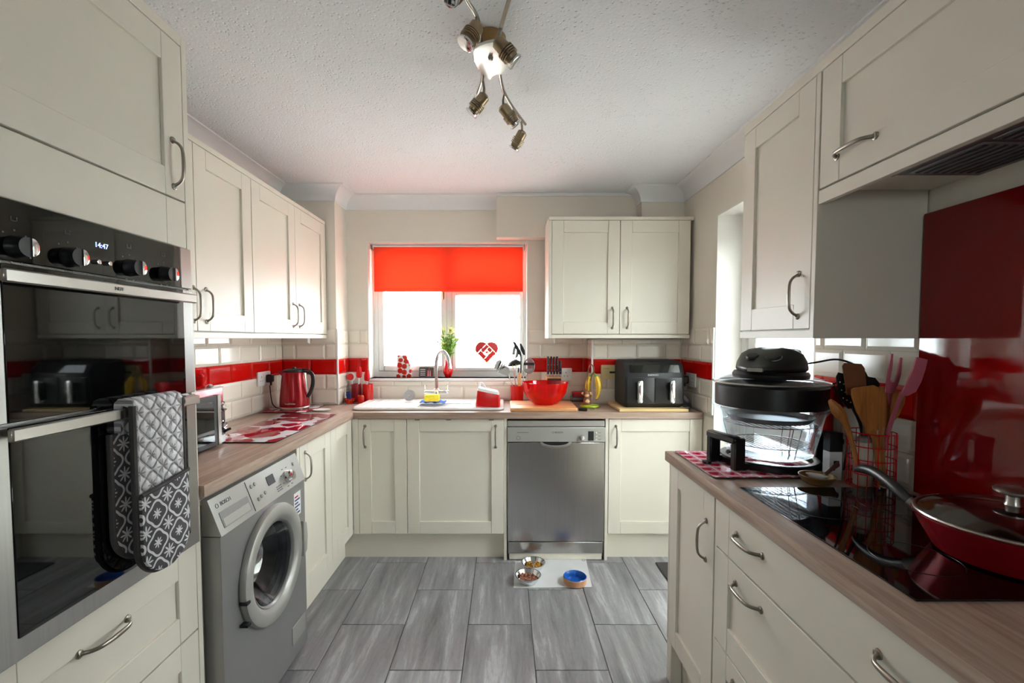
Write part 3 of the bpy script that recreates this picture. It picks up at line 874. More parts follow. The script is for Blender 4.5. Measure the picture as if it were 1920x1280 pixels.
# ------------------------------------------------------------------ double oven
OY0, OY1 = .79, 1.346
t = thing('double_oven', 'black glass and steel built-in double oven in the tall cabinet', 'oven', (TF, OY0, 0), LROT)
OW = OY1 - OY0
bm = new(); box(bm, .0, OW, .0, .49, .762, 1.628, .001); obj('body', bm, 'brushed_steel', t)
bm = new(); box(bm, .0, OW - .045, -.018, -.0005, 1.512, 1.626, .002); cp = obj('control_panel', bm, 'oven_glass', t)
bm = new(); box(bm, OW - .0445, OW, -.018, -.0005, 1.512, 1.626, .002); obj('side_strip', bm, 'brushed_steel', t)
Rm = Matrix.Rotation(PI / 2, 4, 'X')
for (px, py) in ((28, 463), (128, 482), (243, 502), (307, 514)):
    p = at_x(px, py, TF + .018); lx = p.y - OY0
    bm = new(); lathe(bm, [(.021, 0), (.021, .002), (.0195, .004), (.018, .026)], 28, mat=Matrix.Translation((lx, -.018, p.z)) @ Rm); k = obj('knob', bm, 'black_plastic', cp)
    bm = new(); prism(bm, [(lx + .004 + .0135 * math.cos(math.radians(a)), p.z + .0170 * math.sin(math.radians(a))) for a in range(-90, 91, 10)], 'y', -.0475, -.0442, .001); obj('knob_face', bm, 'chrome', k)
    bm = new(); 
    for a in range(0, 360, 40):
        if a in (240, 280): continue
        box(bm, lx + .031 * math.sin(math.radians(a)) - .0016, lx + .031 * math.sin(math.radians(a)) + .0016, -.0186, -.0181, p.z + .031 * math.cos(math.radians(a)) - .0016, p.z + .031 * math.cos(math.radians(a)) + .0016)
    box(bm, lx - .006, lx + .006, -.0186, -.0181, p.z + .047, p.z + .049); box(bm, lx - .006, lx - .004, -.0186, -.0181, p.z + .047, p.z + .056); box(bm, lx + .004, lx + .006, -.0186, -.0181, p.z + .047, p.z + .056)
    obj('dial_marks', bm, 'print_grey', cp)
for px, py in ((180, 491), (201, 494)):
    p = at_x(px, py, TF + .018); bm = new(); lathe(bm, [(.0055, 0), (.005, .008), (0, .009)], 16, mat=Matrix.Translation((p.y - OY0, -.018, p.z)) @ Rm); obj('button', bm, 'chrome', cp)
p = at_x(190, 461, TF + .018)
lettering('clock_display', '14:47', .016, 'display_glow', cp, (p.y - OY0, -.0184, p.z), FRONT, label='glowing clock digits')
def oven_door(z0, z1, gz0, gz1, hz):
    bm = new(); gx0, gx1 = .045, OW - .042
    box(bm, 0, OW, -.019, -.0005, z0, z1, .0015)
    d = obj('oven_door', bm, 'brushed_steel', t)
    bm = new(); box(bm, gx0, gx1, -.0215, -.0192, gz0 + .001, gz1 - .001, .0008); obj('door_glass', bm, 'oven_glass', d)
    bm = new(); box(bm, .022, OW - .028, -.052, -.040, hz - .0125, hz + .0125, .003)
    for x in (.05, OW - .06): box(bm, x, x + .02, -.041, -.0195, hz - .008, hz + .008, .002)
    obj('door_handle', bm, 'steel', d)
    return d
od = oven_door(1.213, 1.508, 1.213, 1.508, 1.482)
lettering('maker_badge', 'NEFF', .011, 'print_grey', od, (.262, -.0524, 1.482), FRONT)
oven_door(.764, 1.207, .806, 1.207, 1.195)

# ------------------------------------------------------------------ washing machine
t = thing('washing_machine', 'silver front-loading washing machine under the left worktop', 'washing machine', (-.885, 1.402, 0), LROT)
WW = .598
bm = new()
cxd, czd = .305, .520
def hole_panel(bm, x0, x1, z0, z1, cx, cz, r, ya, yb, n=40):
    cor = [(x1, z0), (x1, z1), (x0, z1), (x0, z0)]
    V = {}
    for y in (ya, yb):
        V[y] = [[bm.verts.new((cx + r * math.cos(2 * PI * i / n), y, cz + r * math.sin(2 * PI * i / n))) for i in range(n)],
                []]
        for i in range(n):
            c, s = math.cos(2 * PI * i / n), math.sin(2 * PI * i / n)
            k = min(((x1 - cx) / c if c > 1e-9 else 1e9), ((x0 - cx) / c if c < -1e-9 else 1e9), ((z1 - cz) / s if s > 1e-9 else 1e9), ((z0 - cz) / s if s < -1e-9 else 1e9))
            V[y][1].append(bm.verts.new((cx + k * c, y, cz + k * s)))
    for y in (ya, yb):
        A, B = V[y]
        for i in range(n):
            j = (i + 1) % n
            pa, pb = B[i].co, B[j].co
            cs_ = [q for q in cor if (abs(q[0] - pa.x) < 1e-6 and abs(q[1] - pb.z) < 1e-6) or (abs(q[1] - pa.z) < 1e-6 and abs(q[0] - pb.x) < 1e-6)]
            if cs_ and abs(pa.x - pb.x) > 1e-6 and abs(pa.z - pb.z) > 1e-6:
                bm.faces.new((A[i], B[i], bm.verts.new((cs_[0][0], y, cs_[0][1])), B[j], A[j]))
            else: bm.faces.new((A[i], B[i], B[j], A[j]))
    A0, A1 = V[ya][0], V[yb][0]
    for i in range(n): bm.faces.new((A0[i], A0[(i + 1) % n], A1[(i + 1) % n], A1[i]))
hole_panel(bm, .0, WW, .022, .75, cxd, czd, .162, 0, .015)
for x0, x1 in ((0, .012), (WW - .012, WW)): box(bm, x0, x1, .0005, .06, .022, .75)
obj('front_panel', bm, 'wash_body', t)
bm = new(); box(bm, 0, .014, .061, .55, .02, .848); box(bm, WW - .014, WW, .061, .55, .02, .848); box(bm, .014, WW - .014, .53, .55, .02, .848)
obj('side_casing', bm, 'white_plastic', t)
bm = new(); box(bm, 0, WW, .058, .55, .849, .868, .003); obj('top_lid', bm, 'white_plastic', t)
TILT = math.atan2(.043, .116)
bm = new(); prism(bm, [(-.004, .752), (.038, .866), (.057, .868), (.057, .752)], 'x', 0, WW, .001); cp = obj('control_panel', bm, 'silver_plastic', t)
def pan(x, s, off=.0): return Vector((x, -.004 + .042 * s - off * math.cos(TILT), .752 + .114 * s + off * math.sin(TILT)))
TR = (-TILT, 0, 0)
def flatp(name, x0, x1, h, s, m, off=.0004, th=.0012, r=.002):
    bm = new(); prism(bm, rrect(-(x1 - x0) / 2, (x1 - x0) / 2, -h / 2, h / 2, r, 3), 'y', -th, th)
    return obj(name, bm, m, cp, pan((x0 + x1) / 2, s, off), rot=TR)
flatp('detergent_drawer', .025, .185, .052, .36, 'silver_dark'); flatp('drawer_grip', .032, .178, .026, .28, 'silver_plastic', .0012)
flatp('panel_seam', .1985, .2, .110, .5, 'print_grey', .0)
flatp('display', .326, .378, .036, .62, 'dark')
bm = new(); lathe(bm, [(.026, 0), (.026, .006), (.022, .010), (.020, .028), (.0, .030)], 30, mat=Rm); obj('programme_knob', bm, 'chrome', cp, pan(.468, .42), rot=TR)
for bx, s in ((.225, .74), (.250, .76), (.240, .30), (.262, .33), (.290, .36), (.545, .70)):
    bm = new(); lathe(bm, [(.007, 0), (.0062, .003), (0, .0034)], 16, mat=Rm); obj('button', bm, 'silver_dark', cp, pan(bx, s), rot=TR)
for k in range(9): flatp('programme_print', .400 - .03 + (k % 3) * .014, .410 - .03 + (k % 3) * .014, .003, .16 + .07 * (k // 3), 'print_grey', .0003, .0004, .001)
for k in range(8):
    a = math.radians(20 + k * 46); flatp('programme_print', .468 + .042 * math.cos(a) - .006, .468 + .042 * math.cos(a) + .006, .003, .42 + .32 * math.sin(a), 'print_grey', .0003, .0004, .001)
lettering('maker_badge', 'BOSCH', .018, 'print_grey', cp, pan(.075, .76, .0006), (PI / 2 - TILT, 0, 0), sx=.95)
bm = new(); ring(bm, (0, 0, 0), .0065, .0008, 'y', 20, 6); obj('badge_ring', bm, 'print_grey', cp, pan(.030, .76, .0006), rot=TR)
MD = Matrix.Translation((cxd, 0, czd)) @ Rm
bm = new(); lathe(bm, [(.158, .001), (.216, .001), (.218, .012), (.214, .022), (.206, .026), (.180, .026), (.170, .023), (.158, .012), (.158, .001)], 64, mat=MD, capb=False, capt=False)
dr = obj('door_ring', bm, 'silver_plastic', t)
bm = new(); lathe(bm, [(.1575, .0125), (.156, .015), (.150, .010), (.148, .003), (.1575, .003)], 64, mat=MD, capb=False, capt=False); obj('inner_rim', bm, 'silver_dark', dr)
bm = new(); lathe(bm, [(.1478, .004), (.142, -.01), (.120, -.05), (.098, -.085), (.0, -.09)], 56, mat=MD, capb=False, capt=False); obj('porthole_glass', bm, 'porthole_glass', dr)
bm = new(); prism(bm, [(cxd + .205, czd - .075), (cxd + .235, czd - .06), (cxd + .243, czd + .0), (cxd + .235, czd + .06), (cxd + .205, czd + .075)], 'y', -.034, -.012, .003); obj('door_catch', bm, 'silver_plastic', dr)
for zz in (-.075, .0):
    bm = new(); box(bm, cxd - .222, cxd - .200, -.030, -.003, czd - .04 + zz, czd - .03 + zz, .001); obj('hinge_gap', bm, 'dark', dr)
bm = new(); lathe(bm, [(.161, -.016), (.150, -.03), (.150, -.05), (.163, -.06)], 48, mat=MD, capb=False, capt=False); obj('door_gasket', bm, 'print_grey', t)
bm = new(); lathe(bm, [(.163, -.061), (.21, -.08), (.22, -.40), (.0, -.41)], 48, mat=MD, capb=False, capt=False); obj('drum', bm, 'steel', t)
bm = new(); box(bm, .456, .576, -.003, .0, .085, .162, .0012); obj('filter_flap', bm, 'silver_plastic', t)
bm = new(); box(bm, .495, .556, -.0012, .0, .615, .715); st_ = obj('energy_sticker', bm, 'print_white', t)
for k in range(6):
    bm = new(); box(bm, .502, .502 + (.03 if k % 2 else .045), -.0018, -.0012, .625 + k * .014, .631 + k * .014); obj('sticker_print', bm, 'navy' if k < 5 else 'red_plastic', st_)
for x in (.05, WW - .05):
    for y in (.08, .48):
        bm = new(); lathe(bm, [(.02, 0), (.02, .008), (.012, .010), (.012, .022)], 14, (x, y, 0)); obj('foot', bm, 'rubber', t)
# laundry inside
def lump(name, m, label, cat, c, s, seed, amp=.35, sub=3, group=None):
    r = random.Random(seed); bm = new(); bmesh.ops.create_icosphere(bm, subdivisions=sub, radius=1)
    ph = [(Vector((r.uniform(-3, 3), r.uniform(-3, 3), r.uniform(-3, 3))), r.uniform(0, 6)) for _ in range(6)]
    for v in bm.verts:
        k = 1 + amp * sum(math.sin(v.co.dot(d) + p) for d, p in ph) / 6
        v.co = Vector((v.co.x * s[0], v.co.y * s[1], v.co.z * s[2])) * k
    zmin = min(v.co.z for v in bm.verts)
    bmesh.ops.translate(bm, verts=bm.verts, vec=Vector(c) - Vector((0, 0, zmin)))
    return solo(name, bm, m, label, cat, group, 60)
plain('laundry', (176, 186, 204), 0.9, var=.12, scale=30, bump=.5, bscale=40)
lump('laundry', 'laundry', 'pale blue laundry inside the washing machine drum', 'laundry', (-1.03, 1.66, .372), (.060, .10, .070), 4)

# ------------------------------------------------------------------ dishwasher
t = thing('dishwasher', 'freestanding stainless steel dishwasher under the back worktop', 'dishwasher', (.0165, 2.765, 0))
DWW = .596
bm = new(); box(bm, .004, DWW - .004, .03, .50, .03, .868); obj('body', bm, 'silver_dark', t)
bm = new(); box(bm, .002, DWW - .002, .008, .03, .834, .869, .002); obj('top_strip', bm, 'silver_plastic', t)
bm = new(); box(bm, 0, DWW, -.002, .03, .740, .831, .003); cp = obj('control_panel', bm, 'silver_plastic', t)
bm = new(); box(bm, .002, DWW - .002, 0, .03, .122, .738, .004); dd = obj('door', bm, 'brushed_steel', t)
bm = new(); box(bm, .006, DWW - .006, .004, .03, .046, .118, .003); obj('kick_plate', bm, 'brushed_steel', t)
bm = new(); box(bm, .012, DWW - .012, .012, .06, .004, .044, .002); obj('base_strip', bm, 'cream_paint', t)
cr = [(.294 + .085 * math.cos(a), .741 + .034 * math.sin(a)) for a in [math.radians(180 + 180 * i / 20) for i in range(21)]]
bm = new(); prism(bm, cr, 'y', -.0012, -.0002); obj('grip_shade', bm, 'dark', dd)  # flat dark crescent, the shade of a recess given as colour
lo = [(.294 + .096 * math.cos(a), .741 + .040 * math.sin(a)) for a in [math.radians(182 + 176 * i / 20) for i in range(21)]]
li = [(.294 + .080 * math.cos(a), .742 + .022 * math.sin(a)) for a in [math.radians(358 - 176 * i / 20) for i in range(21)]]
bm = new(); prism(bm, lo + li, 'y', -.010, -.0005, .001); obj('grip_lip', bm, 'steel', dd)
k = lambda px, py: at_y(px, py, 2.763) - Vector((.0165, 2.765, 0))
p = k(1091, 820.5); bm = new(); lathe(bm, [(.019, 0), (.019, .004), (.016, .008), (.015, .014), (0, .015)], 28, mat=Matrix.Translation((p.x, -.002, p.z)) @ Rm); obj('programme_knob', bm, 'chrome', cp)
p = k(1108, 817); bm = new(); box(bm, p.x - .017, p.x + .017, -.0034, -.002, p.z - .029, p.z + .029, .001); obj('display', bm, 'dark', cp)
for py in (811, 817, 823.5):
    p = k(1117.8, py); bm = new(); lathe(bm, [(.006, 0), (.005, .003), (0, .0034)], 14, mat=Matrix.Translation((p.x, -.002, p.z)) @ Rm); obj('button', bm, 'chrome', cp)
    bm = new(); box(bm, p.x + .012, p.x + .03, -.0025, -.002, p.z - .001, p.z + .001); obj('panel_print', bm, 'print_grey', cp)
p = k(972, 821); bm = new(); ring(bm, (p.x, -.002, p.z), .011, .001, 'y', 24, 6); obj('power_mark', bm, 'print_grey', cp)
p = k(1048, 810.5); lettering('maker_badge', 'BOSCH', .015, 'print_grey', cp, (p.x, -.0026, p.z), FRONT)
p = k(1037, 810.5); bm = new(); ring(bm, (p.x, -.002, p.z), .0052, .0008, 'y', 20, 6); obj('badge_ring', bm, 'print_grey', cp)
p = k(980, 810.5); bm = new(); box(bm, p.x - .035, p.x + .035, -.0025, -.002, p.z - .0012, p.z + .0012); obj('panel_print', bm, 'print_grey', cp)

# ------------------------------------------------------------------ loft helper
def loft(bm, rings, cap0=True, cap1=True, mat=None):
    t = bmesh.new(); R = [[t.verts.new(p) for p in r] for r in rings]; n = len(R[0])
    for a, b_ in zip(R, R[1:]):
        for i in range(n): t.faces.new((a[i], a[(i + 1) % n], b_[(i + 1) % n], b_[i]))
    if cap0: t.faces.new(R[0][::-1])
    if cap1: t.faces.new(R[-1])
    _merge(bm, t, mat)
def r3(x0, x1, y0, y1, r, z): return [(p[0], p[1], z) for p in rrect(x0, x1, y0, y1, r, 5)]
WT = .9225                                     # top of the worktops

# ------------------------------------------------------------------ roller blind
t = thing('roller_blind', 'red fabric roller blind half drawn over the sink window', 'blind', (-.41, 3.37, 1.71))
bm = new(); box(bm, -.542, .543, -.0008, .0008, .022, .335); obj('cloth', bm, 'blind_cloth', t)
bm = new(); box(bm, -.542, .543, -.004, .004, .0, .0225, .002); obj('bottom_bar', bm, 'blind_cloth', t)
bm = new(); tube(bm, [(-.55, .014, .328), (.551, .014, .328)], .016, 16); obj('roller', bm, 'white_plastic', t)
for x in (-.556, .552):
    bm = new(); box(bm, x, x + .004, -.006, .036, .300, .349, .001); obj('bracket', bm, 'nickel', t)
bm = new(); ring(bm, (.558, .014, .19), .14, .0015, 'y', 40, 6, sx=.06); obj('pull_chain', bm, 'white_plastic', t)

# ------------------------------------------------------------------ sink and tap
t = thing('sink', 'white single-bowl inset sink with draining board under the window', 'sink', (-.48, 3.05, WT))
L = lambda x, y: (x + .48, y - 3.05)
bm = new()
X0, X1, Y0, Y1 = -.475, .475, -.225, .225
hx0, hx1, hy0, hy1 = SBX0 + .48, SBX1 + .48, SBY0 - 3.05, SBY1 - 3.05
n = 44
def ringpts(x0, x1, y0, y1, r, z, n=44):
    P = rrect(x0, x1, y0, y1, r, 10); return [(p[0], p[1], z) for p in P]
g = .012
loft(bm, [ringpts(X0 + .006, X1 - .006, Y0 + .006, Y1 - .006, .05, 0), ringpts(X0, X1, Y0, Y1, .055, .004), ringpts(X0, X1, Y0, Y1, .055, .012), ringpts(X0 + .006, X1 - .006, Y0 + .006, Y1 - .006, .05, .0165),
          ringpts(X0 + .02, X1 - .02, Y0 + .02, Y1 - .02, .04, .0135), ringpts(hx0 - .01, hx1 + .01, hy0 - .01, hy1 + .01, .05, .0125), ringpts(hx0 + g, hx1 - g, hy0 + g, hy1 - g, .045, .004),
          ringpts(hx0 + g + .004, hx1 - g - .004, hy0 + g + .004, hy1 - g - .004, .045, -.12), ringpts(hx0 + .05, hx1 - .05, hy0 + .05, hy1 - .05, .035, -.145)], True, True)
obj('basin', bm, 'ceramic_white', t)
for k in range(5):
    bm = new(); tube(bm, [(-.42 + k * .055, -.15, .0125), (-.42 + k * .055, .15, .0125)], .004, 8, flat=.6); obj('drainer_rib', bm, 'ceramic_white', t)
bm = new(); lathe(bm, [(.0, -.1449), (.032, -.1449), (.034, -.143), (.03, -.142), (.0, -.1435)], 24, ((hx0 + hx1) / 2, (hy0 + hy1) / 2, 0)); obj('waste', bm, 'chrome', t)
t = thing('mixer_tap', 'chrome swan-neck mixer tap with two lever handles at the sink', 'tap', (-.475, 3.19, WT + .0135))
bm = new(); lathe(bm, [(.026, 0), (.026, .006), (.019, .012), (.017, .05), (.02, .062), (.02, .078), (.013, .085), (.012, .11)], 24); obj('body', bm, 'chrome', t)
bm = new(); tube(bm, [(-.085, 0, .058), (-.07, 0, .058), (.07, 0, .058), (.085, 0, .058)], [.011, .013, .013, .011], 16); obj('cross_bar', bm, 'chrome', t)
bm = new(); tube(bm, spline([(0, 0, .10), (0, 0, .20), (.0, -.002, .27), (.018, -.012, .325), (.052, -.03, .345), (.082, -.046, .31), (.096, -.054, .26), (.100, -.056, .225)], 6), [.0115] * 38 + [.0125] * 5, 14); obj('spout', bm, 'chrome', t)
for s in (-1, 1):
    bm = new(); tube(bm, [(s * .075, 0, .065), (s * .078, -.004, .09), (s * .08, -.008, .112)], [.006, .005, .0045], 10); lathe(bm, [(.012, .055), (.012, .068), (.006, .072)], 14, (s * .075, 0, 0)); obj('lever', bm, 'chrome', t)

# ------------------------------------------------------------------ items round the sink
zS = WT + .0135
p = at_z(767, 753, zS)
t = thing('sink_strainer', 'chrome strainer plug standing on the back rim of the sink', 'strainer', (p.x, p.y + .01, zS + .001))
tl = Matrix.Rotation(math.radians(62), 4, 'X')
bm = new(); lathe(bm, [(.040, .0), (.040, .003), (.030, .002), (.026, -.014), (.0, -.016)], 28, (0, .038, .012), mat=tl); obj('basket', bm, 'chrome', t)
bm = new(); lathe(bm, [(.006, .0), (.006, .014), (.010, .018), (.0, .021)], 14, (0, .038, -.002), mat=tl); obj('knob', bm, 'chrome', t)
p = at_z(812, 755, zS)
bm = new(); N_ = 14
gridv = [[bm.verts.new((p.x - .085 + .17 * i / N_, p.y - .04 + .085 * j / N_, zS + .0015 + .006 * (1 + math.sin(i * 1.3 + j * .7) * math.cos(j * 1.1)))) for j in range(N_ + 1)] for i in range(N_ + 1)]
for i in range(N_):
    for j in range(N_): bm.faces.new((gridv[i][j], gridv[i + 1][j], gridv[i + 1][j + 1], gridv[i][j + 1]))
lo_ = bmesh.ops.extrude_face_region(bm, geom=bm.faces[:]); bmesh.ops.translate(bm, verts=[v for v in lo_['geom'] if isinstance(v, bmesh.types.BMVert)], vec=(0, 0, .002))
solo('dish_cloth', bm, 'blue_cloth', 'crumpled blue cloth under the yellow sponge by the tap', 'cloth', ang=60)
p = at_z(810, 752, zS + .016)
bm = new(); box(bm, -.05, .05, -.032, .032, 0, .045, .009, 3, mat=Matrix.Translation((p.x, p.y, zS + .017)) @ Matrix.Rotation(.12, 4, 'Z')); solo('sponge', bm, 'yellow_sponge', 'yellow washing-up sponge on the blue cloth', 'sponge')
# red caddy with a white lid
t = thing('sink_caddy', 'red plastic caddy with a white sloping lid on the draining board', 'caddy', (-.105, 2.92, zS + .003))
bm = new(); loft(bm, [r3(-.076, .076, -.055, .065, .012, 0), r3(-.078, .078, -.057, .067, .014, .01), [(x, y, .103 - .028 * (x + .07) / .14) for x, y, z in r3(-.066, .070, -.05, .06, .012, 0)]]); obj('bin', bm, 'red_plastic', t)
bm = new(); loft(bm, [[(x, y, .1035 - .028 * (x + .07) / .14) for x, y, z in r3(-.067, .071, -.051, .061, .012, 0)], [(x, y, .121 - .03 * (x + .07) / .14) for x, y, z in r3(-.062, .062, -.044, .056, .014, 0)]]); obj('lid', bm, 'white_plastic', t)
bm = new(); tube(bm, bez((-.058, .05, .118), (-.06, .05, .155), (-.035, .05, .150), (-.02, .05, .108), 8), .007, 8); obj('grip', bm, 'white_plastic', t)

# brush cups in the left corner of the window wall
def cup(name, label, c, r, h, m, cat='cup', group=None, rt=None):
    rt = rt or r
    bm = new(); lathe(bm, [(r * .94, 0), (r, .003), (rt, h), (rt - .003, h), (r - .0035, .005), (0, .005)], 28, capt=False); bmesh.ops.translate(bm, verts=bm.verts, vec=c)
    return solo(name, bm, m, label, cat, group)
plain('maroon_plastic', (150, 20, 32), .35)
c1 = (-1.052, 3.245, WT); c2 = (-.968, 3.235, WT)
cup('brush_cup', 'dark red brush cup in the corner by the window', c1, .034, .125, 'maroon_plastic')
cup('brush_cup', 'bright red brush cup next to the dark red one', c2, .036, .125, 'red_plastic')
def brush(label, base, tip, rh, kind):
    base, tip = Vector(base), Vector(tip); d = (tip - base)
    t = thing('dish_brush', label, 'brush', base)
    bm = new(); tube(bm, [(0, 0, 0), d * .5, d], [.005, .0055, .007], 10); obj('handle', bm, 'white_plastic', t)
    bm = new()
    if kind == 'round':
        mm = Matrix.Translation(d) @ Matrix.Rotation(PI / 2, 4, 'X')
        lathe(bm, [(rh, -.008), (rh, .008), (rh * .85, .011)], 24, mat=mm); h = obj('head', bm, 'white_plastic', t)
        bm = new(); lathe(bm, [(rh * .78, .0112), (rh * .74, .024), (0, .026)], 24, mat=mm); obj('sponge_face', bm, 'red_plastic', h)
    else:
        e = d.normalized(); q = d + e * .035
        tube(bm, [d - e * .01, d, d + e * .03, d + e * .07], [.008, rh, rh * 1.05, rh * .7], 12, flat=.55); h = obj('head', bm, 'red_plastic', t)
        bm = new()
        for i in range(12):
            o = d + e * (.004 + .0055 * i); tube(bm, [o, o + Vector((0, -.022, .002))], [.009, .011], 6)
        f = obj('bristles', bm, 'red_plastic', h); f['kind'] = 'stuff'
brush('white-handled brush with a round red sponge head in the dark red cup', (c1[0] - .01, c1[1], WT + .01), at_y(658, 706, 3.235), .031, 'round')
brush('long red-headed brush leaning in the dark red cup', (c1[0] + .012, c1[1] - .005, WT + .01), at_y(673, 706, 3.24), .02, 'long')
brush('red-headed brush with white handle in the bright red cup', (c2[0] - .012, c2[1], WT + .01), at_y(688, 712, 3.25), .02, 'long')
bm = new(); lathe(bm, [(.025, 0), (.037, .03), (.041, .034), (.036, .034), (.024, .005), (0, .005)], 28, (-1.07, 3.155, WT)); solo('patterned_dish', bm, 'flower_pot_print', 'small red patterned dish in the corner beside the brush cups', 'dish')
bm = new(); box(bm, -.016, .016, -.008, .008, 0, .062, .003, mat=Matrix.Translation((-1.068, 3.155, WT + .007)) @ Matrix.Rotation(-.18, 4, 'Y')); box(bm, -.013, .013, -.007, .007, .0625, .075, .002, mat=Matrix.Translation((-1.068, 3.155, WT + .007)) @ Matrix.Rotation(-.18, 4, 'Y'))
solo('scraper', bm, 'navy', 'little blue scraper standing in the patterned dish', 'scraper')
bm = new(); lathe(bm, [(.02, 0), (.023, .004), (.023, .048), (.019, .053), (.018, .058), (0, .058)], 24, (-.992, 3.15, WT)); solo('patterned_pot', bm, 'flower_pot_print', 'small red patterned pot in front of the bright red cup', 'pot')

# ------------------------------------------------------------------ on the window sill
zW = WZ0 + .0005
bm = new(); loft(bm, [r3(-.053, .053, -.022, .022, .010, 0), r3(-.055, .055, -.024, .024, .012, .01), r3(-.050, .055, -.024, .024, .012, .08), r3(-.048, .02, -.020, .020, .010, .165)]); bmesh.ops.translate(bm, verts=bm.verts, vec=(-.74, 3.375, zW))
solo('poppy_ornament', bm, 'poppy_vase', 'poppy-printed glass ornament on the window sill', 'ornament')
t = thing('picture_plaque', 'small rounded picture plaque with red and white stripes on the sill', 'plaque', (-.578, 3.38, zW))
tb = Matrix.Rotation(math.radians(-12), 4, 'X')
bm = new(); prism(bm, rrect(-.056, .056, .0, .078, .01), 'y', -.003, .003, mat=tb); obj('plate', bm, 'silver_dark', t)
bm = new(); prism(bm, rrect(-.051, .051, .005, .073, .007), 'y', -.0036, -.003, mat=tb); obj('picture', bm, 'fabric_grey', t)
for i in range(5):
    bm = new(); x = .002 + i * .0075; prism(bm, [(x, .008), (x + .0075, .008), (x + .006 - .0004 * i, .05), (x + .001, .052)], 'y', -.0042, -.0037, mat=tb); obj('shirt_stripe', bm, 'red_plastic' if i % 2 == 0 else 'print_white', t)
bm = new(); lathe(bm, [(0, -.009), (.007, -.004), (.008, .002), (.005, .009), (0, .01)], 12, mat=tb @ Matrix.Translation((.021, -.004, .062)), sy=.15); obj('head', bm, 'brown_wood', t)
for k in range(4):
    bm = new(); prism(bm, rrect(-.046, -.008, .014 + k * .014, .020 + k * .014, .001, 2), 'y', -.0042, -.0037, mat=tb); obj('print_line', bm, 'print_white', t)
vx = -.417
t = thing('flower_vase', 'small red glass vase on the sill behind the tap', 'vase', (vx, 3.375, zW))
bm = new(); lathe(bm, [(.016, 0), (.02, .004), (.034, .035), (.034, .055), (.024, .10), (.021, .135), (.019, .135), (.022, .10), (.031, .055), (.03, .035), (.0, .006)], 32, capt=False); obj('vessel', bm, 'red_plastic', t)
r = random.Random(11)
t = thing('flower_bunch', 'bunch of pale yellow flowers with green stems in the red vase', 'flowers', (vx, 3.375, zW + .02))
for i in range(24):
    a = r.uniform(0, 2 * PI); q = r.uniform(.01, .095); zz = .20 + r.uniform(.0, .14)
    e = Vector((q * math.cos(a) + .015, q * math.sin(a) * .5, zz)); pts = bez((r.uniform(-.008, .008), r.uniform(-.008, .008), 0), (0, 0, .13), (e.x * .5, e.y * .5, .2), e, 7)
    bm = new(); tube(bm, pts, .0022, 5); st = obj('stem', bm, 'green_stem', t)
    bm = new()
    for k in range(13):
        o = pts[3].lerp(pts[7], r.random() ** .8); u = Vector((r.uniform(-1, 1), r.uniform(-1, 1), r.uniform(0, 1))).normalized(); w = u.orthogonal().normalized(); s_ = r.uniform(.020, .042)
        bm.faces.new([bm.verts.new(o), bm.verts.new(o + u * s_ * .5 + w * s_ * .2), bm.verts.new(o + u * s_), bm.verts.new(o + u * s_ * .5 - w * s_ * .2)])
    lf = obj('leaves', bm, 'green_leaf', st); lf['kind'] = 'stuff'
    if i < 11:
        bm = new(); lathe(bm, [(.0, -.005), (.015, .002), (.021, .009), (.009, .008), (0, .011)], 12, e); obj('blossom', bm, 'pale_petal', st)
# heart on the glass
hp = at_y(912.5, 660, 3.452)
t = thing('heart_decoration', 'red heart sign with a little house cut-out stuck on the window glass', 'decoration', (hp.x, 3.458, hp.z))
def hz(bm, pts): prism(bm, pts, 'y', -.002, .002)
q = .094; gp = .004
rt2 = lambda u, v: ((u - v) * .7071, (u + v) * .7071)
def rpoly(u0, u1, v0, v1): return [rt2(u0, v0), rt2(u1, v0), rt2(u1, v1), rt2(u0, v1)]
o0 = -.045
for nm, poly in (('heart_band', rpoly(-.056, .042, -.056, -.024)), ('heart_band', rpoly(-.056, -.024, -.0215, .042)), ('heart_band', rpoly(-.0215, .042, .016, .0425)), ('heart_band', rpoly(.016, .0425, -.0215, .0135))):
    bm = new(); hz(bm, [(x, z) for x, z in poly]); obj(nm, bm, 'red_plastic', t)
for s in (-1, 1):
    cu_, cv_ = ((.045, -.007) if s > 0 else (-.007, .045))
    ax, az = rt2(cu_, cv_)
    base = 45 if s > 0 else 135
    bm = new(); hz(bm, arc(ax, az, .049, base - 90, base + 90, 20)); obj('heart_lobe', bm, 'red_plastic', t)
bm = new(); hz(bm, [(0, -.014), (.012, .002), (.007, .010), (0, .005), (-.007, .010), (-.012, .002)]); obj('small_heart', bm, 'red_plastic', t)

# ------------------------------------------------------------------ worktop right of the sink
bm = new(); prism(bm, [(.036, 2.79), (.448, 2.79), (.448, 3.13), (.036, 3.13)][:1] + [(.448, 2.79), (.448, 3.13), (.036, 3.13)], 'z', WT + .0005, WT + .021, .003)
t = thing('chopping_board', 'thick orange-toned chopping board under the red bowl', 'chopping board', (.242, 2.96, WT))
bm.free(); bm = new()
hpts = [(-.150 + .019 * math.cos(a), -.01 + .011 * math.sin(a)) for a in [2 * PI * i / 20 for i in range(20)]]
prism(bm, rrect(-.206, .206, -.170, .170, .008, 3), 'z', .0005, .021, .002); obj('board', bm, 'board_wood', t)
bm = new(); prism(bm, hpts, 'z', .0205, .0214); obj('finger_hole', bm, 'brown_wood', t)
t = thing('glass_bowl', 'large red transparent mixing bowl on the chopping board', 'bowl', (.262, 2.955, WT + .0215))
bm = new()
pr = [(.058, 0), (.075, .006), (.108, .035), (.135, .08), (.1475, .14), (.1485, .142), (.1455, .142), (.132, .08), (.104, .037), (.070, .010), (0, .008)]
lathe(bm, pr, 40, capt=False)
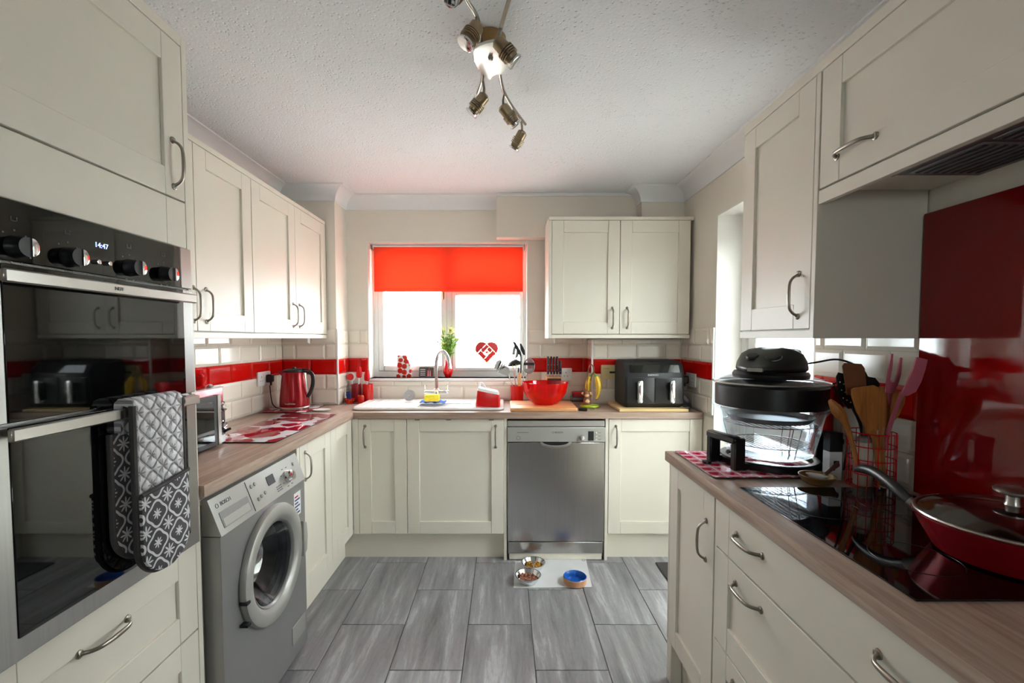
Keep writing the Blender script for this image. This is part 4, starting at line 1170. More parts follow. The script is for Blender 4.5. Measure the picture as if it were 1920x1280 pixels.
for v in bm.verts:
    if .005 < v.co.z < .12 and v.co.xy.length > .06:
        a = math.atan2(v.co.y, v.co.x); f = 1 + .018 * math.cos(a * 20) * math.sin(PI * v.co.z / .13); v.co.x *= f; v.co.y *= f
obj('bowl', bm, 'red_glass', t, ang=70)
bm = new(); ring(bm, (0, 0, .1415), .147, .0022, seg=48, s2=8); obj('rim', bm, 'red_glass', t)
# utensil pot
up = (.088, 3.225)
cup('utensil_pot', 'red ceramic pot holding kitchen utensils next to the window', (up[0], up[1], WT), .043, .115, 'red_plastic', 'pot', rt=.047)
def utensil(label, pts, rr, hm, head=None, headm=None, hname='head', cat='utensil', grip=None, name='kitchen_utensil', gm='black_plastic'):
    pts = [Vector(p) for p in pts]; o = pts[0]
    t = thing(name, label, cat, o)
    bm = new(); tube(bm, spline([p - o for p in pts], 4), rr, 8); h = obj('handle', bm, hm, t)
    if grip: bm = new(); tube(bm, [pts[0] - o, (pts[0].lerp(pts[-1], grip)) - o], .010, 10, flat=.6); obj('grip', bm, gm, t)
    for i, (hp_, m_, nm) in enumerate(head or []):
        bm = hp_; bmesh.ops.translate(bm, verts=bm.verts, vec=-o); obj(nm, bm, m_, t)
    return t
def flat_head(px, Y, th=.003):
    bm = new(); P = [at_y(x, y, Y) for x, y in px]
    prism(bm, [(p.x, p.z) for p in P], 'y', Y - th / 2, Y + th / 2); return bm
UY = 3.225
def inpot(dx, z=.02): return Vector((up[0] + dx, UY, WT + z))
# slotted turner
heads = [(flat_head([(926, 690), (931, 677), (938, 674), (941, 677), (933, 692)], UY - .01), 'steel', 'blade_edge')]
for i in range(5): heads.append((flat_head([(930 + i * 3.6, 692 - i * 2.2 + 4), (938 + i * 3.6, 677 - i * -2.6), (940.7 + i * 3.4, 679.4 + i * 2.6), (932.7 + i * 3.4, 697.2 + i * .3)], UY - .01), 'steel', 'slat'))
heads.append((flat_head([(933, 697), (944, 702), (953, 705), (956, 697), (953, 688), (948, 688)], UY - .012), 'steel', 'blade'))
utensil('steel slotted turner leaning left in the red pot', [inpot(-.01), at_y(961, 722, UY), at_y(953, 702, UY - .01)], .004, 'steel', heads)
bm = new(); lathe(bm, [(0, .030), (.024, .024), (.044, .006), (.050, -.012), (.047, -.013), (.038, .002), (.02, .018), (0, .022)], 28, mat=Matrix.Translation(at_y(964.5, 681, UY - .03)) @ Matrix.Rotation(math.radians(-10), 4, 'X') @ Matrix.Rotation(math.radians(-8), 4, 'Y'))
for v in bm.verts: pass
utensil('black ladle hanging over the rim of the red pot', [inpot(-.004), at_y(967, 722, UY), at_y(962, 690, UY - .02), at_y(961, 684, UY - .03)], .0042, 'steel', [(bm, 'black_plastic', 'ladle_cup')])
utensil('black slotted spoon standing tall in the red pot', [inpot(.006), at_y(975, 722, UY), at_y(977, 675, UY - .005), at_y(976, 662, UY - .01)], .0045, 'black_plastic',
        [(flat_head([(961, 640), (966, 641), (972, 650), (977, 661), (976, 668), (972, 664), (966, 652)], UY - .01, .006), 'black_plastic', 'spoon_bowl')])
utensil('grey slotted spatula behind the black spoon in the red pot', [inpot(.0), at_y(972, 722, UY + .012), at_y(968, 690, UY + .012), at_y(967, 670, UY + .012)], .004, 'steel',
        [(flat_head([(960, 664), (962, 652), (966, 646), (968, 648), (965, 666)], UY + .012), 'silver_dark', 'blade_side'), (flat_head([(966, 669), (970, 650), (973, 653), (972, 667), (969, 671), (962, 671)], UY + .012), 'silver_dark', 'blade_side')])
utensil('black oval serving spoon standing in the red pot', [inpot(.016), at_y(980, 722, UY), at_y(982, 685, UY + .008), at_y(983, 666, UY + .008)], .0035, 'steel',
        [(flat_head([(974, 643), (978, 645), (984, 657), (984.5, 665), (981, 665), (976, 655)], UY + .008, .006), 'black_plastic', 'spoon_bowl')], grip=.25)
bm = new(); kc = at_y(992, 686, UY - .026)
ring(bm, kc, .037, .0045, 'y', 36, 8, sx=1, sy=1.32)
for i in range(-3, 4):
    hh = 1.3 * math.sqrt(max(0, .037 ** 2 - (i * .0105) ** 2)); box(bm, kc.x + i * .0105 - .0026, kc.x + i * .0105 + .0026, kc.y - .0015, kc.y + .0015, kc.z - hh, kc.z + hh)
box(bm, kc.x - .034, kc.x + .034, kc.y - .0017, kc.y + .0017, kc.z - .036, kc.z - .018)
b2 = new(); box(b2, *[c for c in (at_y(981.5, 681, UY - .032).x, at_y(1002, 681, UY - .032).x)], UY - .038, UY - .030, at_y(990, 684, UY).z, at_y(990, 679, UY).z, .001)
utensil('round grey slotted skimmer with a black band in the red pot', [inpot(.024), at_y(985, 722, UY), at_y(987, 705, UY - .01), at_y(990, 697, UY - .02)], .004, 'steel', [(bm, 'silver_dark', 'skimmer'), (b2, 'black_plastic', 'band')])
utensil('wooden-handled tool standing in the red pot', [inpot(.010), at_y(974, 720, UY - .022), at_y(974.5, 699, UY - .022)], .012, 'beech', [(flat_head([(971, 698), (971, 686), (973, 685), (973, 698)], UY - .022, .006), 'black_plastic', 'ferrule')])
# knife block
kx0, kx1, ky = .290, .396, 3.20
t = thing('knife_block', 'wooden knife block with black front behind the red bowl', 'knife block', ((kx0 + kx1) / 2, ky, WT))
bm = new(); prism(bm, [(-.05, 0), (.05, 0), (.05, .19), (-.05, .175)], 'x', -.053, .053, .002); obj('block', bm, 'beech', t)
bm = new(); prism(bm, [(-.0535, .003), (-.0505, .003), (-.0505, .172), (-.0535, .172)], 'x', -.047, .047); obj('front_plate', bm, 'black_matt', t)
for i, (px, top, w) in enumerate(((1027.5, 668, .007), (1033.5, 668, .007), (1039, 668.5, .007), (1044.5, 668, .007), (1050.5, 676, .0085))):
    p0 = at_y(px, 708, ky - .02); p1 = at_y(px, top, ky + .0)
    kt = thing('kitchen_knife', 'slim black-handled knife upright in the wooden block' if i < 4 else 'short thick black-handled knife at the end of the wooden block', 'knife', (p0.x, ky - .02, WT + .178), group='knives in the wooden block')
    bm = new(); h = p1.z - (WT + .178)
    loft(bm, [r3(-w, w, -.011, .011, .004, .022), r3(-w, w, -.012, .012, .004, h * .5), r3(-w, w, -.010, .012, .004, h * .85), r3(-w * .9, w * .9, -.004, .014, .003, h)]); obj('handle', bm, 'black_plastic', kt)
    bm = new(); box(bm, -w * .8, w * .8, -.009, .009, .0015, .0218, .001); obj('bolster', bm, 'steel', kt)
    for z in (.35, .6):
        bm = new(); lathe(bm, [(.0025, 0), (.002, .001), (0, .0012)], 10, mat=Matrix.Translation((0, -.0118, h * z)) @ Rm); obj('rivet', bm, 'steel', kt)
# sockets and switches (local frame looks along -y)
def socket(name, label, loc, rz, w=.088, h=.088, gangs=1, m='white_plastic', cat='socket'):
    t = thing(name, label, cat, loc, rz)
    bm = new(); prism(bm, rrect(-w / 2, w / 2, -h / 2, h / 2, .006, 4), 'y', -.010, 0, .002); obj('plate', bm, m, t)
    for g in range(gangs):
        cx = (g - (gangs - 1) / 2) * .07
        for dx, dz, a, c in ((0, .012, .004, .009), (-.011, -.012, .0075, .004), (.011, -.012, .0075, .004)):
            bm = new(); box(bm, cx + dx - a / 2, cx + dx + a / 2, -.0104, -.0101, dz - c / 2, dz + c / 2); obj('pin_hole', bm, 'dark', t)
        bm = new(); box(bm, cx - .006 + .022, cx + .006 + .022, -.0125, -.0101, .018, .034, .0015); obj('switch', bm, 'white_plastic', t)
    return t
def plug(label, loc, rz):
    t = thing('plug', label, 'plug', loc, rz)
    bm = new(); loft(bm, [[(x, -.0, z) for x, z in rrect(-.022, .022, -.026, .022, .008)], [(x, -.02, z) for x, z in rrect(-.022, .022, -.026, .022, .008)], [(x, -.03, z) for x, z in rrect(-.017, .017, -.022, .017, .007)]]); obj('body', bm, 'black_plastic', t)
    bm = new(); tube(bm, [(0, -.018, -.02), (0, -.018, -.045)], [.007, .005], 10); obj('flex_collar', bm, 'black_plastic', t)
TO = .0108                                    # tile face stands this far off the plaster
socket('power_socket', 'white double wall socket behind the red kettle', (XL + TO, 2.82, 1.122), LROT, .146, .086, 2)
plug('black plug in the double socket behind the kettle', (XL + TO + .0132, 2.853, 1.122), LROT)
socket('power_socket', 'white wall socket beside the knife block', (.441, YB - TO, 1.112), 0)
t = thing('cooker_switch', 'beige cooker control switch on the tiles left of the air fryer', 'switch', (.73, YBOX_R - TO, 1.142))
bm = new(); prism(bm, rrect(-.074, .074, -.047, .047, .006, 4), 'y', -.016, 0, .002); obj('plate', bm, 'beige_plastic', t)
bm = new(); box(bm, -.018, .03, -.020, -.0162, -.009, .004, .002); obj('rocker', bm, 'dark', t)
bm = new(); box(bm, -.06, -.02, -.0166, -.0162, .022, .024); obj('print_line', bm, 'brown_wood', t)
socket('power_socket', 'white wall socket on the right-hand return wall by the air fryer', (XR - TO, 2.93, 1.105), RROT, .146, .086, 2)
plug('black plug in the socket by the air fryer', (XR - TO - .0132, 2.965, 1.105), RROT)
# wire rack with red tin
t = thing('wire_rack', 'small wire rack on the worktop behind the banana stand', 'rack', (.525, 3.245, WT))
bm = new()
for z in (.002, .03):
    tube(bm, [(-.05, -.04, z), (.05, -.04, z), (.05, .04, z), (-.05, .04, z), (-.05, -.04, z)], .0018, 6)
for x, y in ((-.05, -.04), (.05, -.04), (.05, .04), (-.05, .04)): tube(bm, [(x, y, .001), (x, y, .034)], .0018, 6)
for i in range(7): tube(bm, [(-.05 + i * .0167, -.04, .03), (-.05 + i * .0167, .04, .03)], .0014, 6)
obj('wire_frame', bm, 'nickel', t)
t = thing('small_tin', 'little dark red tin resting on the wire rack', 'tin', (.525, 3.245, WT + .0325))
bm = new(); loft(bm, [r3(-.044, .044, -.032, .032, .01, 0), r3(-.045, .045, -.033, .033, .01, .026)]); obj('tin', bm, 'maroon_plastic', t)
bm = new(); loft(bm, [r3(-.046, .046, -.034, .034, .01, .0262), r3(-.046, .046, -.034, .034, .01, .034), r3(-.04, .04, -.028, .028, .01, .038)]); obj('lid', bm, 'red_plastic', t)
# banana stand
bx, by = .552, 2.965
t = thing('banana_stand', 'green banana stand with a small brown monkey figure', 'banana stand', (bx, by, WT + .0005))
bm = new(); lathe(bm, [(.055, 0), (.062, .006), (.060, .014), (.045, .019), (0, .021)], 36); obj('base', bm, 'lime', t)
bm = new(); tube(bm, spline([(-.012, .012, .015), (-.014, .014, .12), (-.010, .012, .22), (.004, .006, .275), (.022, 0, .265), (.026, 0, .235), (.022, 0, .222)], 5), .0035, 8); obj('hook_rod', bm, 'brown_wood', t)
bm = new(); lathe(bm, [(.026, .018), (.027, .03), (.020, .06), (.014, .072), (.0, .074)], 20, (-.018, -.012, 0), sy=.8); mk = obj('monkey_body', bm, 'brown_wood', t)
bm = new(); lathe(bm, [(0, .020), (.015, .026), (.017, .042), (.009, .056), (0, .058)], 16, (-.018, -.024, 0), sy=.55); obj('belly', bm, 'tan', mk)
bm = new(); lathe(bm, [(0, .066), (.017, .072), (.023, .088), (.019, .104), (0, .112)], 18, (-.022, -.012, 0)); hd = obj('monkey_head', bm, 'brown_wood', t)
bm = new(); lathe(bm, [(0, .068), (.013, .072), (.016, .082), (.012, .094), (0, .098)], 16, (-.022, -.026, 0), sy=.6); obj('muzzle', bm, 'tan', hd)
for s in (-1, 1):
    bm = new(); lathe(bm, [(0, -.004), (.008, -.002), (.008, .002), (0, .004)], 12, mat=Matrix.Translation((-.022 + s * .025, -.014, .092)) @ Rm); obj('ear', bm, 'tan', hd)
for i, (dx, dy, ph, lab) in enumerate(((.018, -.012, .30, 'ripe banana hanging at the front of the green stand'), (-.004, .018, -.35, 'banana hanging behind the monkey figure'), (.03, .014, .1, 'banana hanging at the right of the green stand'))):
    o = Vector((bx + .022, by, WT + .222)); tip = Vector((bx + .02 + dx * 1.1, by + dy * 1.6, WT + .055 + .02 * i)); mid = Vector((bx + .04 + dx * 1.5 if i != 1 else bx - .025, by + dy * 2, WT + .12))
    pts = [p - o for p in bez(o + Vector((dx * .3, dy * .3, 0)), o.lerp(mid, .5) + Vector((dx * .5, dy * .5, .01)), mid, tip, 12)]
    t = thing('banana', lab, 'banana', o)
    bm = new(); tube(bm, pts[2:], [.009, .014, .017, .018, .0185, .0185, .018, .016, .012, .008, .005], 7); obj('fruit', bm, 'banana', t, ang=20)
    bm = new(); tube(bm, pts[:3], [.004, .005, .0088], 7); obj('stalk', bm, 'green_stem', t)
    bm = new(); tube(bm, [pts[-1], pts[-1] + Vector((0, 0, -.006))], [.005, .003], 7); obj('tip', bm, 'dark', t)
p = at_z(1094, 771, WT)
bm = new(); box(bm, -.026, .026, -.011, .011, 0, .017, .004, 2, mat=Matrix.Translation((p.x, p.y + .02, WT + .0005)) @ Matrix.Rotation(-.2, 4, 'Z')); solo('key_fob', bm, 'black_plastic', 'small black fob on the worktop edge beside the chopping board', 'fob')
p = at_z(1111, 770, WT)
bm = new(); lathe(bm, [(.009, 0), (.014, .004), (.016, .016), (.014, .017), (.012, .006), (0, .004)], 20, (p.x, p.y + .02, WT + .0005)); solo('glass_dish', bm, 'clear_glass', 'tiny clear glass dish in front of the banana stand', 'dish')

# ------------------------------------------------------------------ air fryer
bm = new(); prism(bm, rrect(.700, 1.123, 2.775, 3.112, .006, 3), 'z', WT + .0005, WT + .0175, .002); solo('chopping_board', bm, 'board_pale', 'pale wooden board under the black air fryer', 'chopping board')
FX0, FX1, FY0, FY1, FZ = .742, 1.108, 2.815, 3.085, WT + .018
t = thing('air_fryer', 'black dual-drawer air fryer with two silver handles', 'air fryer', ((FX0 + FX1) / 2, FY0, FZ))
fw = (FX1 - FX0) / 2
bm = new()
prof = [(.03, .0), (.0, .025), (.0, .215), (.022, .262), (.06, .288), (.26, .292), (.27, .28), (.27, .02), (.25, 0)]
t2 = bmesh.new()
ringsA = []
for x, s in ((-fw, .94), (-fw + .018, 1.0), (fw - .018, 1.0), (fw, .94)):
    cyy, czz = .135, .146
    ringsA.append([(x, cyy + (y - cyy) * s, czz + (z - czz) * s) for y, z in prof])
loft(bm, ringsA); obj('body', bm, 'black_matt', t, ang=30)
bm = new(); prism(bm, [(-.002, .218), (.020, .264), (.023, .262), (.002, .216)], 'x', -fw + .03, fw - .03); obj('touch_panel', bm, 'oven_glass', t)
for s in (-1, 1):
    bm = new(); prism(bm, rrect(min(s * .0015, s * (fw - .012)), max(s * .0015, s * (fw - .012)), .03, .188, .012, 4), 'y', -.006, -.0005, .002); d_ = obj('drawer', bm, 'black_plastic', t)
    bm = new(); hx = s * fw * .5 - (.01 if s < 0 else -.004)
    loft(bm, [[(hx + x, -.040, z) for x, z in rrect(-.017, .017, .035, .172, .014, 5)], [(hx + x, -.048, z) for x, z in rrect(-.017, .017, .035, .172, .014, 5)], [(hx + x, -.052, z) for x, z in rrect(-.012, .012, .042, .165, .011, 5)]]); obj('handle', bm, 'chrome', d_)
    bm = new(); box(bm, hx - .012, hx + .012, -.040, -.006, .05, .16, .003); obj('handle_stem', bm, 'black_plastic', d_)
lettering('maker_badge', 'DAEWOO', .0145, 'print_white', t, (-.01, -.0012, .203), FRONT, label='pale lettering')
# grey tilted dish
t = thing('scoop_holder', 'lilac-grey oval tray tilted on a grey base beside the air fryer', 'tray', (1.150, 2.93, WT + .0005))
bm = new(); lathe(bm, [(.036, 0), (.040, .006), (.038, .014), (0, .016)], 28, sy=1.5); obj('base', bm, 'lilac_grey', t)
tm = Matrix.Translation((-.004, 0, .070)) @ Matrix.Rotation(math.radians(48), 4, 'Y')
bm = new(); lathe(bm, [(.0, -.012), (.045, -.010), (.056, .004), (.058, .006), (.053, .006), (.043, -.004), (0, -.006)], 30, mat=tm, sy=.8); obj('tray', bm, 'lilac_grey', t)
bm = new(); box(bm, -.045, .045, -.004, .004, -.003, .004, .001, mat=tm); obj('rib', bm, 'white_plastic', t)

# ------------------------------------------------------------------ left worktop
t = thing('glass_worktop_saver', 'large poppy-printed glass board lying on the left worktop', 'glass board', (-1.137, 2.32, WT + .001))
bm = new(); prism(bm, rrect(-.155, .155, -.38, .38, .006, 3), 'z', .0041, .005, .0004); obj('print', bm, 'poppy_mat', t)
bm = new(); prism(bm, rrect(-.155, .155, -.38, .38, .006, 3), 'z', 0, .004); obj('glass', bm, 'clear_glass', t)
t = thing('glass_worktop_saver', 'small poppy-printed glass board under the red kettle', 'glass board', (-1.335, 2.895, WT + .001))
bm = new(); prism(bm, rrect(-.142, .142, -.165, .165, .006, 3), 'z', .0041, .005, .0004); obj('print', bm, 'poppy_mat', t)
bm = new(); prism(bm, rrect(-.142, .142, -.165, .165, .006, 3), 'z', 0, .004); obj('glass', bm, 'clear_glass', t)
# kettle
t = thing('kettle', 'dark red metal kettle with black handle on the small glass board', 'kettle', (-1.315, 2.86, WT + .0065))
bm = new(); lathe(bm, [(.080, 0), (.088, .003), (.089, .014), (.086, .018)], 40); obj('power_base', bm, 'steel', t)
bm = new(); lathe(bm, [(.085, .0185), (.088, .03), (.086, .07), (.076, .17), (.068, .225), (.066, .232), (.0, .233)], 44); bd = obj('body', bm, 'red_metal', t)
bm = new(); lathe(bm, [(.066, .2335), (.064, .243), (.045, .250), (0, .252)], 36); lathe(bm, [(.012, .250), (.011, .262), (0, .264)], 14); obj('lid', bm, 'black_plastic', t)
bm = new(); prism(bm, [(-.064, .20), (-.064, .236), (-.097, .236), (-.090, .222)], 'y', -.018, .018, .005); obj('spout', bm, 'red_metal', t)
bm = new(); tube(bm, spline([(.045, -.004, .236), (.085, -.01, .238), (.118, -.013, .215), (.122, -.014, .165), (.108, -.012, .115), (.084, -.006, .075)], 5), [.013] * 8 + [.0125] * 10 + [.012] * 8, 12, flat=.8); obj('handle', bm, 'black_plastic', t)
bm = new(); prism(bm, [(.055, .235), (.071, .235), (.087, .07), (.079, .06)], 'y', -.014, .014, .003); obj('handle_strip', bm, 'steel', t)
lettering('maker_badge', 'Russell Hobbs', .0125, 'print_white', bd, (.012, -.0885, .042), (PI / 2 + .04, 0, 0), sx=.9)
bm = new(); tube(bm, [q - Vector((-1.315, 2.86, WT + .0065)) for q in spline([(-1.465, 2.853, 1.077), (-1.462, 2.853, 1.03), (-1.455, 2.858, .965), (-1.435, 2.865, .936), (-1.408, 2.865, .9335)], 6)], .0032, 8); obj('power_cord', bm, 'cord_black', t)
# spoon rest
p = at_z(603, 770, WT)
bm = new(); lathe(bm, [(.035, 0), (.048, .004), (.052, .009), (.045, .008), (.0, .004)], 28, (p.x, p.y, WT + .0005), sx=1.05, sy=.8); solo('spoon_rest', bm, 'ceramic_white', 'small white saucer on the worktop corner near the sink', 'saucer')
# microwave
MW, MD_, MZ0, MZ1 = .442, .290, .932, 1.164
t = thing('microwave', 'red and black countertop microwave half hidden by the tall oven cabinet', 'microwave', (-1.190, 1.49, WT + .0005), LROT)
h = MZ1 - WT
bm = new(); box(bm, 0, MW, 0, MD_, .008, h, .004, 2); obj('body', bm, 'red_metal', t)
bm = new(); box(bm, 0, MW, -.002, MD_, h, h + .004, .001); obj('top_plate', bm, 'steel', t)
bm = new(); box(bm, .0, .368, -.020, -.001, .010, h - .026, .003); dk = obj('door', bm, 'black_plastic', t)
bm = new(); box(bm, .3685, .391, -.022, -.001, .010, h - .024, .002); obj('door_edge', bm, 'steel', dk)
bm = new(); box(bm, .03, .345, -.0212, -.0202, .03, h - .05); obj('door_glass', bm, 'oven_glass', dk)
bm = new(); box(bm, .392, MW - .001, -.006, -.001, .010, h - .060, .001); cp = obj('control_panel', bm, 'black_plastic', t)
for z in (.160, .084):
    bm = new(); lathe(bm, [(.019, 0), (.019, .004), (.016, .006), (.015, .016), (0, .017)], 22, mat=Matrix.Translation((.417, -.006, z)) @ Rm); obj('knob', bm, 'chrome', cp)
bm = new(); box(bm, .395, MW - .004, -.0066, -.0061, .012, .042); obj('rating_label', bm, 'print_white', cp)
for x, y in ((.03, .03), (.41, .03), (.03, .26), (.41, .26)):
    bm = new(); lathe(bm, [(.012, 0), (.012, .0085)], 12, (x, y, -.0)); obj('foot', bm, 'rubber', t)
bm = new(); tube(bm, [(MW - .012, -.004, .052), (MW - .004, -.016, .060), (MW + .006, -.024, .064)], [.006, .006, .005], 8); obj('release_lever', bm, 'black_plastic', t)
p = at_y(374, 720, 1.86)
t = thing('glass_ornament', 'red glass ornament standing on top of the microwave', 'ornament', (p.x, 1.86, MZ1 + .0045))
bm = new(); lathe(bm, [(.018, 0), (.022, .004), (.012, .012), (.026, .034), (.028, .05), (.014, .066), (.016, .074), (.0, .076)], 24); obj('glass_body', bm, 'red_glass', t)
bm = new(); lathe(bm, [(.010, .006), (.018, .034), (.019, .048), (.0, .058)], 16); obj('red_core', bm, 'red_plastic', t)
bm = new(); lathe(bm, [(.012, 0), (.014, .005), (.008, .012), (0, .013)], 18, (-1.212, 1.88, MZ1 + .0045)); solo('candle_cup', bm, 'chrome', 'tiny silver cup on the edge of the microwave top', 'cup')

# ------------------------------------------------------------------ double oven glove over the lower oven handle
hzv = 1.195
GX = TF + .052
t = thing('oven_glove', 'grey quilted double oven glove hanging over the lower oven handle', 'oven glove', (TF + .046, 1.138, hzv), LROT)
def pad(out, y0, y1, m, name, parent, bev=.006):
    bm = new(); prism(bm, out, 'y', y0, y1, bev); return obj(name, bm, m, parent)
wA = .080
def gl(z0, z1, w, taper=.01):
    """strap outline: straight top, rounded lower end"""
    pts = [(-w, z1), (-w - .0, (z0 + z1) / 2)] + [(w * math.cos(a), z0 + w * .95 + w * .95 * math.sin(a)) for a in [math.radians(180 + 180 * i / 16) for i in range(17)]] + [(w, (z0 + z1) / 2), (w, z1)]
    return pts
zb = -.40
def mid(z): return z
fp = pad(gl(zb, .018, wA), -.026, -.008, 'glove_light', 'front_pad', t)
pk = [(-wA - .001, -.195), ] + [(wA * 1.01 * math.cos(a), zb - .001 + wA * .95 + wA * .96 * math.sin(a)) for a in [math.radians(180 + 180 * i / 16) for i in range(17)]] + [(wA + .001, -.175)]
pad(pk, -.036, -.0262, 'glove_dark', 'pocket', t, .004)
o = gl(zb, .018, wA)
bm = new(); tube(bm, spline([(x, -.020, z) for x, z in o[0:2]] + [(x, -.020, z) for x, z in o[2:19]] + [(x, -.020, z) for x, z in o[19:]], 3), .0075, 8); obj('binding', bm, 'fabric_grey', t)
bm = new(); tube(bm, [(-wA, -.034, -.195), (0, -.037, -.186), (wA, -.034, -.175)], .0055, 8); obj('pocket_binding', bm, 'fabric_grey', t)
# strap over the bar and the other glove behind it
bm = new(); N_ = 10
top = [(y, z) for y, z in ((-.026, .015), (-.020, .030), (-.004, .036), (.012, .034), (.022, .024), (.024, .0), (.024, -.05))]
inn = [(y, z) for y, z in ((-.008, .015), (-.004, .0165), (.002, .018), (.006, .0165), (.008, .010), (.0085, .0), (.0085, -.05))]
prism(bm, top + inn[::-1], 'x', -wA, wA); obj('strap', bm, 'glove_light', t)
bp = pad([(x - .022, z) for x, z in gl(zb + .045, -.045, wA)], .0095, .0235, 'glove_dark', 'back_pad', t, .004)
bm = new(); tube(bm, spline([(x - .022, .016, z) for x, z in gl(zb + .045, -.045, wA)], 3), .0068, 8); obj('back_binding', bm, 'fabric_grey', t)
bm = new(); tube(bm, spline([(wA - .004, .0, .024), (wA + .022, -.005, .020), (wA + .034, -.006, .002), (wA + .028, -.004, -.004), (wA + .012, -.002, .008), (wA - .004, .0, .014)], 4), .004, 6, flat=.4); obj('hanging_loop', bm, 'fabric_grey', t)

# ------------------------------------------------------------------ right worktop: glass board, halogen oven
t = thing('glass_worktop_saver', 'pink heart-patterned glass board under the halogen oven', 'glass board', (.868, 1.612, WT + .001))
bm = new(); prism(bm, rrect(-.2, .2, -.172, .172, .006, 3), 'z', .0041, .005, .0004); obj('print', bm, 'heart_mat', t)
bm = new(); prism(bm, rrect(-.2, .2, -.172, .172, .006, 3), 'z', 0, .004); obj('glass', bm, 'green_glass', t)
hx, hy, hz0 = .940, 1.62, WT + .0065
p = at_z(1325, 868, hz0)
bm = new(); lathe(bm, [(.014, 0), (.016, .003), (.015, .009), (.0, .010)], 22, (p.x, p.y, hz0)); solo('bottle_cap', bm, 'black_plastic', 'black cap lying on the pink heart board', 'cap')
t = thing('halogen_oven', 'halogen oven with clear glass bowl, black stand and black lid', 'halogen oven', (hx, hy, hz0))
t.scale = (1.06, 1.06, .97); HAL = t
RG = .168
bm = new(); lathe(bm, [(.128, .004), (.138, .0), (.150, .002), (.152, .020), (.146, .026), (.128, .024), (.126, .006)], 48, capb=False, capt=False); obj('stand_ring', bm, 'black_plastic', t)
for ang in (195, 340):
    a = math.radians(ang); Mz = Matrix.Rotation(a, 4, 'Z')
    bm = new()
    for s in (-1, 1):
        box(bm, .150, .192, s * .055 - .011, s * .055 + .011, .001, .112, .004, mat=Mz); box(bm, .135, .160, s * .055 - .011, s * .055 + .011, .001, .024, .003, mat=Mz)
    box(bm, .166, .196, -.066, .066, .092, .118, .006, mat=Mz); obj('stand_handle', bm, 'black_plastic', t)
bm = new()
lathe(bm, [(.0, .030), (.105, .030), (.128, .042), (.142, .10), (.158, .185), (.172, .204), (.174, .210), (.168, .210), (.154, .187), (.138, .10), (.124, .046), (.104, .035), (.0, .035)], 56, capb=False, capt=False); obj('glass_bowl', bm, 'clear_glass', t)
bm = new(); ring(bm, (0, 0, .207), .171, .004, seg=56, s2=8); obj('bowl_rim', bm, 'clear_glass', t)
bm = new(); lathe(bm, [(.158, .2115), (.166, .212), (.167, .284), (.160, .290), (.156, .284), (.154, .216)], 56, capb=False, capt=False); obj('extender_ring', bm, 'black_plastic', t)
bm = new(); lathe(bm, [(.160, .2905), (.172, .292), (.174, .296), (.168, .300), (.14, .313), (.112, .322), (.112, .318), (.138, .309), (.16, .297)], 56, capb=False, capt=False); obj('glass_lid', bm, 'clear_glass', t)
bm = new(); ring(bm, (0, 0, .296), .172, .0035, seg=56, s2=8); obj('lid_rim', bm, 'steel', t)
bm = new(); lathe(bm, [(.0, .312), (.112, .312), (.114, .326), (.108, .336), (.0, .338)], 44); obj('motor_base', bm, 'black_plastic', t)
# head: pointed towards the room, rounded back
hr = []
yaw = math.radians(222)
def egg(k, z, cut=1.0):
    P = []
    for i in range(36):
        a = 2 * PI * i / 36; rr = .108 * k
        x = math.cos(a) * rr * (1.25 if math.cos(a) > 0 else 1.0); y = math.sin(a) * rr * (1 - .28 * max(0, math.cos(a)))
        P.append((x, y, z - max(0, x) * cut))
    return P
bm = new(); loft(bm, [egg(.95, .338, 0), egg(1.0, .343, 0), egg(1.0, .352, .0), egg(.97, .372, .13), egg(.86, .398, .34), egg(.64, .414, .42), egg(.3, .422, .44)], mat=Matrix.Rotation(yaw, 4, 'Z')); hd = obj('control_head', bm, 'black_plastic', t, ang=50)
Mh = Matrix.Rotation(yaw, 4, 'Z') @ Matrix.Translation((.058, .026, .384)) @ Matrix.Rotation(math.radians(27), 4, 'Y')
bm = new(); lathe(bm, [(.022, 0), (.022, .008), (.019, .012), (0, .013)], 24, mat=Mh); obj('timer_dial', bm, 'black_matt', hd)
bm = new(); ring(bm, (0, 0, .003), .026, .0018, seg=30, s2=6, mat=Mh); obj('dial_ring', bm, 'silver_dark', hd)
Mh2 = Matrix.Rotation(yaw, 4, 'Z') @ Matrix.Translation((.058, -.034, .384)) @ Matrix.Rotation(math.radians(27), 4, 'Y')
bm = new(); lathe(bm, [(.020, 0), (.020, .008), (.017, .012), (0, .013)], 24, mat=Mh2); obj('thermostat_dial', bm, 'black_matt', hd)
plain('green_light', (10, 120, 96), .3); plain('red_light', (150, 40, 24), .3)
for dy, m_ in ((-.008, 'green_light'), (.016, 'red_light')):
    bm = new(); lathe(bm, [(.006, 0), (.005, .004), (0, .005)], 14, mat=Matrix.Rotation(yaw, 4, 'Z') @ Matrix.Translation((.088, dy, .3685)) @ Matrix.Rotation(math.radians(30), 4, 'Y')); obj('indicator_light', bm, m_, hd)
bm = new(); prism(bm, rrect(-.022, .022, .340, .352, .003, 3), 'x', .126, .1375, mat=Matrix.Rotation(yaw, 4, 'Z')); obj('front_catch', bm, 'silver_plastic', hd)
Mk = Matrix.Rotation(yaw, 4, 'Z')
bm = new(); tube(bm, [Mk @ Vector(p) for p in spline([(-.06, -.055, .385), (-.098, -.052, .402), (-.118, -.03, .405), (-.122, 0, .405), (-.118, .03, .405), (-.098, .052, .402), (-.06, .055, .385)], 5)], .012, 10); obj('lid_handle', bm, 'black_plastic', hd)
